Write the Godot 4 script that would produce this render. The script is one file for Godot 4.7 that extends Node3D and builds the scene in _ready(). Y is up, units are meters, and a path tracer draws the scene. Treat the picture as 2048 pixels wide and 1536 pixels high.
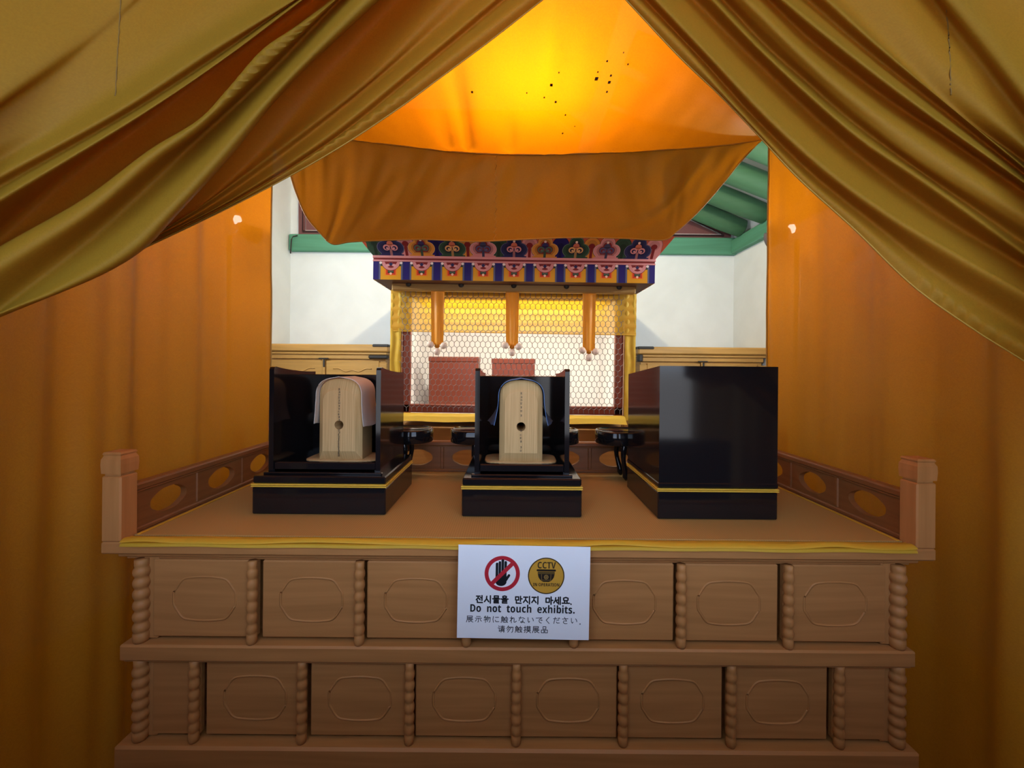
extends Node3D
# A royal shrine chamber: yellow cloth tent, wooden altar with three black tablet boxes,
# canopied cabinet with a wire screen behind. y is up, metres, camera looks along -z.

const EYE := 1.05          # camera height above the chamber floor
const F := 820.0           # focal length in pixels of the 2048 x 1536 frame
const ROLL := 0.0085       # the photographer held the camera slightly rolled
const TOP := 0.65          # altar top

var M := {}
var taken := {}

# ------------------------------------------------------------------ helpers
func at(px: float, py: float, d: float) -> Vector3:
	var u := px - 1024.0
	var v := py - 736.0
	var x := u + v * ROLL
	var y := v - u * ROLL
	return Vector3(x / F * d, EYE - y / F * d, -d)

func numbered(n: String) -> String:
	taken[n] = taken.get(n, 0) + 1
	return n if taken[n] == 1 else "%s_%03d" % [n, taken[n] - 1]

func thing(called: String, label: String, category: String, pos := Vector3.ZERO, group := "") -> Node3D:
	var o := Node3D.new()
	o.name = numbered(called)
	add_child(o, true)
	o.position = pos
	tag(o, label, category, group)
	return o

func tag(o: Node, label: String, category: String, group := "") -> void:
	o.set_meta("label", label)
	o.set_meta("category", category)
	if group != "":
		o.set_meta("group", group)

func mesh_of(st: SurfaceTool) -> ArrayMesh:
	return st.commit()

func put(called: String, mesh: Mesh, m: Material, parent: Node = null, pos := Vector3.ZERO) -> MeshInstance3D:
	var o := MeshInstance3D.new()
	o.mesh = mesh
	o.material_override = m
	o.position = pos
	if parent == null:
		o.name = numbered(called)
		add_child(o, true)
	else:
		o.name = called
		parent.add_child(o, true)
	return o

func struct(called: String, mesh: Mesh, m: Material, label: String, pos := Vector3.ZERO) -> MeshInstance3D:
	var o := put(called, mesh, m, null, pos)
	o.set_meta("kind", "structure")
	o.set_meta("label", label)
	return o

func start(flat := true) -> SurfaceTool:
	var st := SurfaceTool.new()
	st.begin(Mesh.PRIMITIVE_TRIANGLES)
	st.set_smooth_group(-1 if flat else 0)
	return st

func done(st: SurfaceTool) -> ArrayMesh:
	st.generate_normals()
	return st.commit()

func tri(st: SurfaceTool, c: Vector3, a: Vector3, b: Vector3, d: Vector3) -> void:
	# wound so that the face looks away from c (front faces run clockwise)
	var n := (b - a).cross(d - a)
	if n.dot((a + b + d) / 3.0 - c) > 0.0:
		st.add_vertex(a); st.add_vertex(d); st.add_vertex(b)
	else:
		st.add_vertex(a); st.add_vertex(b); st.add_vertex(d)

func quad(st: SurfaceTool, c: Vector3, a: Vector3, b: Vector3, d: Vector3, e: Vector3) -> void:
	tri(st, c, a, b, d)
	tri(st, c, a, d, e)

func add_box(st: SurfaceTool, c: Vector3, s: Vector3, bev := 0.0) -> void:
	var h := s * 0.5
	bev = minf(bev, minf(h.x, minf(h.y, h.z)) * 0.9)
	if bev <= 0.0:
		var p := []
		for i in 8:
			p.append(c + Vector3(h.x if i & 1 else -h.x, h.y if i & 2 else -h.y, h.z if i & 4 else -h.z))
		for f in [[0, 1, 3, 2], [4, 5, 7, 6], [0, 1, 5, 4], [2, 3, 7, 6], [0, 2, 6, 4], [1, 3, 7, 5]]:
			quad(st, c, p[f[0]], p[f[1]], p[f[2]], p[f[3]])
		return
	var q := func(sx: int, sy: int, sz: int, ax: int) -> Vector3:
		var e := h - Vector3.ONE * bev
		e[ax] = h[ax]
		return c + Vector3(sx * e.x, sy * e.y, sz * e.z)
	for s1 in [-1, 1]:
		quad(st, c, q.call(s1, -1, -1, 0), q.call(s1, 1, -1, 0), q.call(s1, 1, 1, 0), q.call(s1, -1, 1, 0))
		quad(st, c, q.call(-1, s1, -1, 1), q.call(1, s1, -1, 1), q.call(1, s1, 1, 1), q.call(-1, s1, 1, 1))
		quad(st, c, q.call(-1, -1, s1, 2), q.call(1, -1, s1, 2), q.call(1, 1, s1, 2), q.call(-1, 1, s1, 2))
		for s2 in [-1, 1]:
			quad(st, c, q.call(-1, s1, s2, 1), q.call(1, s1, s2, 1), q.call(1, s1, s2, 2), q.call(-1, s1, s2, 2))
			quad(st, c, q.call(s1, -1, s2, 0), q.call(s1, 1, s2, 0), q.call(s1, 1, s2, 2), q.call(s1, -1, s2, 2))
			quad(st, c, q.call(s1, s2, -1, 0), q.call(s1, s2, 1, 0), q.call(s1, s2, 1, 1), q.call(s1, s2, -1, 1))
			for s3 in [-1, 1]:
				tri(st, c, q.call(s1, s2, s3, 0), q.call(s1, s2, s3, 1), q.call(s1, s2, s3, 2))

func box(s: Vector3, bev := 0.0, c := Vector3.ZERO) -> ArrayMesh:
	var st := start()
	add_box(st, c, s, bev)
	return done(st)

func hexa(p: Array) -> ArrayMesh:
	# eight corners in the order of add_box (bit 0 x, bit 1 y, bit 2 z)
	var st := start()
	var c := Vector3.ZERO
	for v in p:
		c += v / 8.0
	for f in [[0, 1, 3, 2], [4, 5, 7, 6], [0, 1, 5, 4], [2, 3, 7, 6], [0, 2, 6, 4], [1, 3, 7, 5]]:
		quad(st, c, p[f[0]], p[f[1]], p[f[2]], p[f[3]])
	return done(st)

# rows of points -> smooth sheet with UVs
func loft(rows: Array, closed_u := false, flat := false) -> ArrayMesh:
	var st := start(flat)
	var nr := rows.size()
	var nc: int = rows[0].size()
	if flat:
		for r in nr - 1:
			for c in (nc if closed_u else nc - 1):
				var c2 := (c + 1) % nc
				var ps := [rows[r][c], rows[r][c2], rows[r + 1][c2], rows[r + 1][c]]
				for k in [0, 1, 2, 0, 2, 3]:
					st.add_vertex(ps[k])
		return done(st)
	for r in nr:
		for c in nc:
			st.set_uv(Vector2(float(c) / (nc - 1), float(r) / (nr - 1)))
			st.add_vertex(rows[r][c])
	for r in nr - 1:
		for c in (nc if closed_u else nc - 1):
			var c2 := (c + 1) % nc
			for k in [r * nc + c, r * nc + c2, (r + 1) * nc + c2, r * nc + c, (r + 1) * nc + c2, (r + 1) * nc + c]:
				st.add_index(k)
	return done(st)

func add_tube(st: SurfaceTool, pts: Array, radius, sides := 6, closed := false) -> void:
	var n := pts.size()
	var rings := []
	for i in n:
		var a: Vector3 = pts[(i - 1 + n) % n] if closed else pts[maxi(i - 1, 0)]
		var b: Vector3 = pts[(i + 1) % n] if closed else pts[mini(i + 1, n - 1)]
		var t := (b - a).normalized()
		var up := Vector3.UP if absf(t.y) < 0.9 else Vector3.RIGHT
		var s1 := t.cross(up).normalized()
		var s2 := s1.cross(t)
		var ring := []
		var rad: float = radius[i] if radius is Array else radius
		for k in sides:
			var w := TAU * k / sides
			ring.append(pts[i] + (s1 * cos(w) + s2 * sin(w)) * rad)
		rings.append(ring)
	for i in (n if closed else n - 1):
		var mid: Vector3 = (pts[i] + pts[(i + 1) % n]) * 0.5
		for k in sides:
			var k2 := (k + 1) % sides
			quad(st, mid, rings[i][k], rings[i][k2], rings[(i + 1) % n][k2], rings[(i + 1) % n][k])
	if not closed:
		for e in [0, n - 1]:
			var inside: Vector3 = pts[1] if e == 0 else pts[n - 2]
			for k in range(1, sides - 1):
				tri(st, inside, rings[e][0], rings[e][k], rings[e][k + 1])

func tube(pts: Array, radius, sides := 8, closed := false) -> ArrayMesh:
	var st := start(false)
	add_tube(st, pts, radius, sides, closed)
	return done(st)

# profile: [radius, height] pairs, about the y axis
func lathe(profile: Array, sides := 24) -> ArrayMesh:
	var rows := []
	for p in profile:
		var row := []
		for k in sides:
			var w := TAU * k / sides
			row.append(Vector3(cos(w) * p[0], p[1], -sin(w) * p[0]))
		rows.append(row)
	return loft(rows, true)

# a plate in the xy plane, from z0 (front) to z1 (back), with a star-shaped outline and a hole
func pierced(outline: Array, hole: Array, z0: float, z1: float, chamfer := 0.0) -> ArrayMesh:
	var st := start()
	var n := outline.size()
	var hc := Vector2.ZERO
	for p in hole:
		hc += p / n
	var ring := func(src: Array, z: float, inset: float) -> Array:
		var out := []
		for p in src:
			var q: Vector2 = hc + (p - hc) * (1.0 - inset)
			out.append(Vector3(q.x, q.y, z))
		return out
	var s := signf(z1 - z0)
	var rings := [ring.call(hole, z0, 0.0)]
	if chamfer > 0.0:
		rings.append_array([ring.call(outline, z0, chamfer / 0.064), ring.call(outline, z0 + s * chamfer, 0.0), ring.call(outline, z1 - s * chamfer, 0.0), ring.call(outline, z1, chamfer / 0.064)])
	else:
		rings.append_array([ring.call(outline, z0, 0.0), ring.call(outline, z1, 0.0)])
	rings.append_array([ring.call(hole, z1, 0.0), ring.call(hole, z0, 0.0)])
	var lo := Vector2(INF, INF)
	var hi := -lo
	for p in outline:
		lo = lo.min(p)
		hi = hi.max(p)
	for r in rings.size() - 1:
		for c in n:
			var c2 := (c + 1) % n
			var ps := [rings[r][c], rings[r][c2], rings[r + 1][c2], rings[r + 1][c]]
			for k in [0, 2, 1, 0, 3, 2]:
				var v: Vector3 = ps[k]
				st.set_uv(Vector2((v.x - lo.x) / (hi.x - lo.x), 1.0 - (v.y - lo.y) / (hi.y - lo.y)))
				st.add_vertex(v)
	return done(st)

# prism: xy polygon (convex enough to triangulate) pushed from z0 to z1
func prism(poly: Array, z0: float, z1: float) -> ArrayMesh:
	var st := start()
	var pk := PackedVector2Array(poly)
	var c := Vector3.ZERO
	for p in poly:
		c += Vector3(p.x, p.y, (z0 + z1) * 0.5) / poly.size()
	var idx := Geometry2D.triangulate_polygon(pk)
	for i in range(0, idx.size(), 3):
		for z in [z0, z1]:
			var a: Vector2 = pk[idx[i]]
			var b: Vector2 = pk[idx[i + 1]]
			var d: Vector2 = pk[idx[i + 2]]
			tri(st, c, Vector3(a.x, a.y, z), Vector3(b.x, b.y, z), Vector3(d.x, d.y, z))
	for i in poly.size():
		var a: Vector2 = poly[i]
		var b: Vector2 = poly[(i + 1) % poly.size()]
		var ps := [Vector3(a.x, a.y, z0), Vector3(b.x, b.y, z0), Vector3(b.x, b.y, z1), Vector3(a.x, a.y, z1)]
		for k in [0, 1, 2, 0, 2, 3]:
			st.add_vertex(ps[k])
	return done(st)

func spline(p: Array, t: float) -> Vector3:
	# Catmull-Rom through p, t in 0..1
	var n := p.size()
	var x := clampf(t, 0.0, 1.0) * (n - 1)
	var i := mini(int(x), n - 2)
	var f := x - i
	var a: Vector3 = p[maxi(i - 1, 0)]
	var b: Vector3 = p[i]
	var c: Vector3 = p[i + 1]
	var d: Vector3 = p[mini(i + 2, n - 1)]
	return b.cubic_interpolate(c, a, d, f)

# ------------------------------------------------------------------ cloth
# guides: [depth at start, depth at end, [x, y, x, y, ...]] crests and hollows of the folds, across the cloth
func drape(guides: Array, along: int, across: int, reach: float, gathers := []) -> ArrayMesh:
	var lines := []
	for g in guides:
		var raw := []
		var xy: Array = g[2]
		var n: int = xy.size() / 2
		for i in n:
			var w := float(i) / (n - 1)
			raw.append(at(xy[2 * i], xy[2 * i + 1], lerpf(g[0], g[1], w)))
		# the cloth goes on past the frame
		var first: Vector3 = raw[0] + (raw[0] - raw[1]).normalized() * reach
		var on: Vector3 = (raw[-1] - raw[-2]).normalized()
		var end: Vector3 = raw[-1]
		raw.push_front(first)
		raw.push_back(end + on * reach)
		raw.push_back(end + on * reach * 2.0)
		# even steps along the guide
		var fine := []
		for i in 241:
			fine.append(spline(raw, i / 240.0))
		var acc := [0.0]
		for i in range(1, 241):
			acc.append(acc[-1] + fine[i].distance_to(fine[i - 1]))
		var line := []
		var k := 0
		for i in along:
			var s: float = acc[-1] * i / (along - 1)
			while k < 239 and acc[k + 1] < s:
				k += 1
			var f: float = (s - acc[k]) / maxf(acc[k + 1] - acc[k], 1e-6)
			line.append(fine[k].lerp(fine[k + 1], clampf(f, 0.0, 1.0)))
		lines.append(line)
	var rows := []
	var total := (guides.size() - 1) * across + 1
	for i in along:
		var ctrl := []
		for l in lines:
			ctrl.append(l[i])
		var row := []
		for j in total:
			var q := spline(ctrl, float(j) / (total - 1))
			# gathers: small pleats pulled together by a line of stitches: [guide, spread, from, to, depth]
			for g in gathers:
				var t := float(i) / (along - 1)
				var w := exp(-pow((float(j) / across - g[0]) / g[1], 2.0)) * smoothstep(g[2], g[2] + 0.04, t) * (1.0 - smoothstep(g[3] - 0.04, g[3], t))
				q.z += g[4] * w * sin(i * 1.9 + 0.7 * sin(i * 0.37))
			row.append(q)
		rows.append(row)
	return loft(rows)

# ------------------------------------------------------------------ painting on images
func disc(im: Image, x: float, y: float, rx: float, ry: float, c: Color) -> void:
	for j in range(maxi(0, int(y - ry)), mini(im.get_height(), int(y + ry) + 2)):
		for i in range(maxi(0, int(x - rx)), mini(im.get_width(), int(x + rx) + 2)):
			var e := Vector2((i + 0.5 - x) / rx, (j + 0.5 - y) / ry).length()
			if e < 1.0:
				im.set_pixel(i, j, c)

func stroke(im: Image, a: Vector2, b: Vector2, w: float, c: Color) -> void:
	var lo := a.min(b) - Vector2.ONE * (w + 1)
	var hi := a.max(b) + Vector2.ONE * (w + 1)
	for j in range(maxi(0, int(lo.y)), mini(im.get_height(), int(hi.y) + 1)):
		for i in range(maxi(0, int(lo.x)), mini(im.get_width(), int(hi.x) + 1)):
			var p := Vector2(i + 0.5, j + 0.5)
			var q := Geometry2D.get_closest_point_to_segment(p, a, b)
			var k := clampf(w * 0.5 - p.distance_to(q) + 0.5, 0.0, 1.0)
			if k > 0.0:
				im.set_pixel(i, j, im.get_pixel(i, j).lerp(c, k))

func strokes(im: Image, lines: Array, o: Vector2, s: float, w: float, c: Color) -> void:
	# every line: x, y, x, y, ... on a grid of 100
	for l in lines:
		for i in range(0, l.size() - 2, 2):
			stroke(im, o + Vector2(l[i], l[i + 1]) * s / 100.0, o + Vector2(l[i + 2], l[i + 3]) * s / 100.0, w, c)

func rect(im: Image, x: float, y: float, w: float, h: float, c: Color) -> void:
	im.fill_rect(Rect2i(int(round(x)), int(round(y)), int(round(x + w)) - int(round(x)), int(round(h))), c)

# ------------------------------------------------------------------ materials
func mat(c: Color, rough := 0.6, spec := 0.5) -> StandardMaterial3D:
	var m := StandardMaterial3D.new()
	m.albedo_color = c
	m.roughness = rough
	m.metallic_specular = spec
	m.cull_mode = BaseMaterial3D.CULL_DISABLED
	return m

func lin(r: float, g: float, b: float) -> Color:
	return Color(r, g, b).linear_to_srgb()

func noise_tex(size: Vector2i, freq: float, seed_: int, lo: Color, hi: Color, stretch := Vector2.ONE, octaves := 3) -> ImageTexture:
	# a tiling noise picture, stretched along one axis for grain
	var n := FastNoiseLite.new()
	n.seed = seed_
	n.frequency = freq
	n.fractal_octaves = octaves
	var im := Image.create(size.x, size.y, false, Image.FORMAT_RGB8)
	for j in size.y:
		for i in size.x:
			var a := TAU * i / size.x
			var b := TAU * j / size.y
			var v := n.get_noise_3d(cos(a) * 40.0 * stretch.x + cos(b) * 40.0 * stretch.y, sin(a) * 40.0 * stretch.x + 57.0, sin(b) * 40.0 * stretch.y + 11.0)
			im.set_pixel(i, j, lo.lerp(hi, clampf(v * 0.9 + 0.5, 0.0, 1.0)))
	return ImageTexture.create_from_image(im)

func textured(c: Color, t: Texture2D, scale: Vector3, rough: float, spec := 0.5) -> StandardMaterial3D:
	var m := mat(c, rough, spec)
	m.albedo_texture = t
	m.uv1_triplanar = true
	m.uv1_world_triplanar = true
	m.uv1_scale = scale
	return m

func materials() -> void:
	var weave := noise_tex(Vector2i(256, 256), 0.12, 4, Color(0.93, 0.93, 0.93), Color(1, 1, 1))
	var plain := noise_tex(Vector2i(128, 128), 0.03, 6, Color(0.975, 0.975, 0.975), Color(1, 1, 1))
	var grain := noise_tex(Vector2i(256, 256), 0.06, 9, Color(0.91, 0.90, 0.88), Color(1, 1, 1), Vector2(0.12, 2.2))
	var grain_up := noise_tex(Vector2i(256, 256), 0.06, 12, Color(0.92, 0.91, 0.88), Color(1, 1, 1), Vector2(2.2, 0.12))
	# golden satin of the tent: thin, so that lamps outside show through
	M.cloth = textured(lin(0.375, 0.23, 0.020), weave, Vector3(9, 9, 9), 0.5, 0.3)
	M.cloth.rim_enabled = true
	M.cloth.rim = 0.12
	M.cloth.rim_tint = 1.0
	M.cloth.backlight_enabled = true
	M.cloth.backlight = lin(0.90, 0.40, 0.006)
	# the open weave lets a little light straight through
	M.cloth.transparency = BaseMaterial3D.TRANSPARENCY_ALPHA
	M.cloth.albedo_color.a = 0.988
	M.hem = mat(lin(0.36, 0.20, 0.022), 0.6)
	M.stitch = mat(lin(0.16, 0.085, 0.01), 0.7)
	M.yellow = mat(lin(0.66, 0.42, 0.03), 0.65)
	M.yellow.backlight_enabled = true
	M.yellow.backlight = lin(0.5, 0.3, 0.02)
	M.sheer = mat(lin(0.72, 0.42, 0.03), 0.6)
	M.sheer.transparency = BaseMaterial3D.TRANSPARENCY_ALPHA
	M.sheer.albedo_color.a = 0.76
	M.sheer.backlight_enabled = true
	M.sheer.backlight = lin(0.75, 0.42, 0.012)
	M.strap = mat(lin(0.62, 0.27, 0.012), 0.5)
	M.strap.backlight_enabled = true
	M.strap.backlight = lin(0.5, 0.22, 0.01)
	M.wood = textured(lin(0.50, 0.225, 0.072), grain, Vector3(1.6, 1.6, 1.6), 0.5, 0.4)
	M.wood_up = textured(lin(0.50, 0.225, 0.072), grain_up, Vector3(1.6, 1.6, 1.6), 0.5, 0.4)
	M.rail = textured(lin(0.25, 0.10, 0.032), grain, Vector3(2, 2, 2), 0.42, 0.5)
	M.chest = textured(lin(0.50, 0.27, 0.065), grain, Vector3(1.5, 1.5, 1.5), 0.4, 0.5)
	M.cabinet = textured(lin(0.40, 0.19, 0.05), grain, Vector3(1.5, 1.5, 1.5), 0.4, 0.5)
	M.black = mat(lin(0.008, 0.0075, 0.009), 0.09, 0.45)
	M.iron = mat(lin(0.02, 0.017, 0.015), 0.5)
	M.cord = mat(lin(0.66, 0.42, 0.04), 0.5)
	M.redwood = mat(lin(0.20, 0.042, 0.018), 0.35)
	M.soffit = mat(lin(0.09, 0.022, 0.012), 0.5)
	M.board = textured(lin(0.45, 0.27, 0.08), grain, Vector3(2, 2, 2), 0.5)
	M.wire = mat(lin(0.17, 0.15, 0.14), 0.5)
	M.plaster = textured(lin(0.70, 0.75, 0.78), plain, Vector3(0.7, 0.7, 0.7), 0.9, 0.3)
	M.paper = mat(lin(0.88, 0.87, 0.85), 0.85)
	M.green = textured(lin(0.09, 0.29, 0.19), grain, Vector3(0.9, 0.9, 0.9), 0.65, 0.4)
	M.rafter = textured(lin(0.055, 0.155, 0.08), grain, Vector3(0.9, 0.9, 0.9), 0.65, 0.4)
	M.maroon = mat(lin(0.15, 0.055, 0.055), 0.7)
	M.maroon_dark = mat(lin(0.035, 0.012, 0.014), 0.7)
	M.white_line = mat(lin(0.68, 0.62, 0.62), 0.7)
	M.floor = textured(lin(0.20, 0.12, 0.07), grain, Vector3(0.8, 0.8, 0.8), 0.5)
	M.bead = mat(lin(0.84, 0.70, 0.56), 0.4)
	M.white_cloth = mat(lin(0.70, 0.68, 0.64), 0.8)
	M.white_cloth.backlight_enabled = true
	M.white_cloth.backlight = lin(0.25, 0.2, 0.16)
	M.blue_cloth = mat(lin(0.10, 0.19, 0.40), 0.8)
	M.steel = mat(lin(0.25, 0.25, 0.26), 0.4)
	M.bulb = mat(Color(1, 1, 1), 0.4)
	M.bulb.emission_enabled = true
	M.bulb.emission = lin(1.0, 0.78, 0.45)
	M.bulb.emission_energy_multiplier = 4.0
	M.point = mat(Color(1, 1, 1), 0.4)
	M.point.emission_enabled = true
	M.point.emission = lin(1.0, 0.95, 0.85)
	M.point.emission_energy_multiplier = 45.0
	M.tube = mat(Color(1, 1, 1), 0.4)
	M.tube.emission_enabled = true
	M.tube.emission = lin(1.0, 0.95, 0.85)
	M.tube.emission_energy_multiplier = 2.0
	M.led = mat(Color(1, 1, 1), 0.4)
	M.led.emission_enabled = true
	M.led.emission = lin(0.9, 0.96, 1.0)
	M.led.emission_energy_multiplier = 12.0
	# woven rush: fine ribs both ways
	var im := Image.create(64, 64, false, Image.FORMAT_RGB8)
	for j in 64:
		for i in 64:
			var over := (i / 8 + j / 4) % 2 == 0
			var k := 0.82 + 0.18 * absf(sin(PI * (i % 8 + 0.5) / 8.0 if over else PI * (j % 4 + 0.5) / 4.0))
			im.set_pixel(i, j, Color(k, k, k * 0.97))
	M.mat = textured(lin(0.46, 0.27, 0.085), ImageTexture.create_from_image(im), Vector3(22, 22, 22), 0.75, 0.35)

# ------------------------------------------------------------------ scene
func _ready() -> void:
	var cam := Camera3D.new()
	cam.name = "camera"
	cam.projection = Camera3D.PROJECTION_FRUSTUM
	cam.keep_aspect = Camera3D.KEEP_HEIGHT
	cam.near = 0.05
	cam.far = 60.0
	cam.size = 2.0 * 768.0 / F * cam.near
	cam.frustum_offset = Vector2(0, -32.0 / F * cam.near)
	add_child(cam)
	cam.position = Vector3(0, EYE, 0)
	cam.rotation = Vector3(0, 0, ROLL)
	cam.current = true

	var env := Environment.new()
	env.background_mode = Environment.BG_SKY
	var sky := ProceduralSkyMaterial.new()
	sky.sky_top_color = lin(0.44, 0.56, 0.80)
	sky.sky_horizon_color = lin(0.68, 0.78, 0.95)
	sky.ground_horizon_color = lin(0.50, 0.50, 0.52)
	sky.ground_bottom_color = lin(0.40, 0.40, 0.42)
	sky.sky_energy_multiplier = 1.0
	env.sky = Sky.new()
	env.sky.sky_material = sky
	env.background_energy_multiplier = 5.2
	env.tonemap_mode = Environment.TONE_MAPPER_LINEAR
	env.tonemap_exposure = 1.0
	env.sdfgi_enabled = true
	env.ssao_enabled = true
	env.ssil_enabled = true
	var we := WorldEnvironment.new()
	we.name = "environment"
	we.environment = env
	add_child(we)

	materials()
	room()
	tent()
	altar()
	cabinet()
	for s in [[-1.27, "left"], [1.285, "right"]]:
		chest(s[0], s[1])
	stands()
	tablet_boxes()
	sign_sheet()
	lamps()

# ------------------------------------------------------------------ the room
func room() -> void:
	var back := 3.2
	var xl := -1.735
	var xr := 1.725
	struct("floor", box(Vector3(3.9, 0.1, 4.6)), M.floor, "dark wooden floor of the shrine chamber", Vector3(0, -0.05, -1.3))
	struct("wall_back", box(Vector3(3.9, 3.2, 0.12)), M.plaster, "white plaster wall behind the chests", Vector3(0, 1.6, -back - 0.06))
	struct("wall_left", box(Vector3(0.12, 3.2, 4.4)), M.plaster, "white plaster side wall at the left", Vector3(xl - 0.06, 1.6, -1.1))
	struct("wall_right", box(Vector3(0.12, 3.2, 4.4)), M.plaster, "white plaster side wall at the right", Vector3(xr + 0.06, 1.6, -1.1))
	struct("ceiling", box(Vector3(3.9, 0.1, 4.6)), M.plaster, "plain ceiling above the cloth tent", Vector3(0, 3.1, -1.3))
	# front wall: posts and lintel that leave a wide opening towards the yard
	var st := start()
	add_box(st, Vector3(-1.6, 1.6, 0.72), Vector3(0.5, 3.2, 0.12))
	add_box(st, Vector3(1.6, 1.6, 0.72), Vector3(0.5, 3.2, 0.12))
	add_box(st, Vector3(0, 2.85, 0.72), Vector3(2.7, 0.7, 0.12))
	struct("wall_front", done(st), M.plaster, "front wall around the wide opening to the yard")
	struct("added_barrier_4", box(Vector3(1.96, 0.735, 0.05), 0.01), M.floor, "added unseen low board that shades the lower altar front", Vector3(0.01, 0.3675, -0.30))  # added out of view to keep light off the lower altar tiers
	struct("door_1", box(Vector3(0.46, 2.5, 0.05), 0.004), M.floor, "added unseen dark board that blocks the sky in the middle of the opening", Vector3(-0.02, 1.25, 0.72))  # added behind the camera to darken reflections in the black lacquer
	# green wall beams
	struct("trim_1", box(Vector3(xr - xl - 0.01, 0.128, 0.05), 0.006), M.green, "green painted beam along the back wall", Vector3((xl + xr) * 0.5 + 0.005, EYE + 0.953, -back + 0.025))
	struct("trim_2", box(Vector3(0.05, 0.105, 2.9), 0.006), M.green, "green painted beam along the right wall", Vector3(xr - 0.025, EYE + 0.945, -back + 1.5))
	# maroon gable board above the beam with its outlined field
	var d := back - 0.02
	var p := func(x: float, y: float, dd: float) -> Vector2:
		var v := at(x, y, dd)
		return Vector2(v.x, v.y)
	var gable := [p.call(597, 474, d), p.call(597, 180, d), p.call(1000, 120, d), p.call(1380, 415, d), p.call(1462, 466, d), p.call(1462, 484, d)]
	var g := struct("trim_3", prism(gable, -d, -back), M.maroon, "maroon gable board with outlined field above the beam")
	var fld := [p.call(606, 463, d), p.call(606, 200, d), p.call(990, 140, d), p.call(1366, 432, d), p.call(1447, 471, d)]
	var mid := Vector2.ZERO
	for v in fld:
		mid += v / fld.size()
	var loop := []
	var loop2 := []
	for i in fld.size():
		var a: Vector2 = fld[i]
		loop.append(Vector3(a.x, a.y, -d + 0.002))
		var b := a + (mid - a).normalized() * 0.022
		loop2.append(Vector3(b.x, b.y, -d + 0.003))
	put("dark_border", tube(loop, 0.009, 4, true), M.maroon_dark, g)
	put("white_border", tube(loop2, 0.0045, 4, true), M.white_line, g)
	var cable := thing("wall_cable", "thin dark cable bent around the left end of the green beam", "cable")
	put("wire", tube([at(581, 507, 3.14), at(582, 490, 3.14), at(583, 478, 3.14), at(586, 473, 3.14), at(595, 471, 3.14)], 0.0045, 6), M.iron, cable)
	# sloping eave with round rafters at the right
	var slope := -0.39
	var dir := Vector3(1, slope, 0).normalized()
	var tip := Vector3(1.70, EYE + 1.035, 0)
	var eave := hexa([Vector3(0.5, EYE + 1.64, -back), Vector3(1.9, EYE + 1.10, -back), Vector3(0.5, EYE + 1.72, -back), Vector3(1.9, EYE + 1.18, -back), Vector3(0.5, EYE + 1.64, 0.4), Vector3(1.9, EYE + 1.10, 0.4), Vector3(0.5, EYE + 1.72, 0.4), Vector3(1.9, EYE + 1.18, 0.4)])
	var e := struct("ceiling_eave", eave, M.plaster, "sloping cream plaster between the green rafters")
	var pts := []
	var rad := []
	for k in 14:
		var s := -1.25 + 1.25 * k / 13.0
		pts.append(tip + dir * s)
		rad.append(0.068)
	rad[13] = 0.035
	rad[12] = 0.062
	pts[12] = tip - dir * 0.016
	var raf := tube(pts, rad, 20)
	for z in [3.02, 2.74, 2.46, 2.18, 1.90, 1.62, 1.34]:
		put("rafter", raf, M.rafter, e, Vector3(0, 0, -z))

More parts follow.
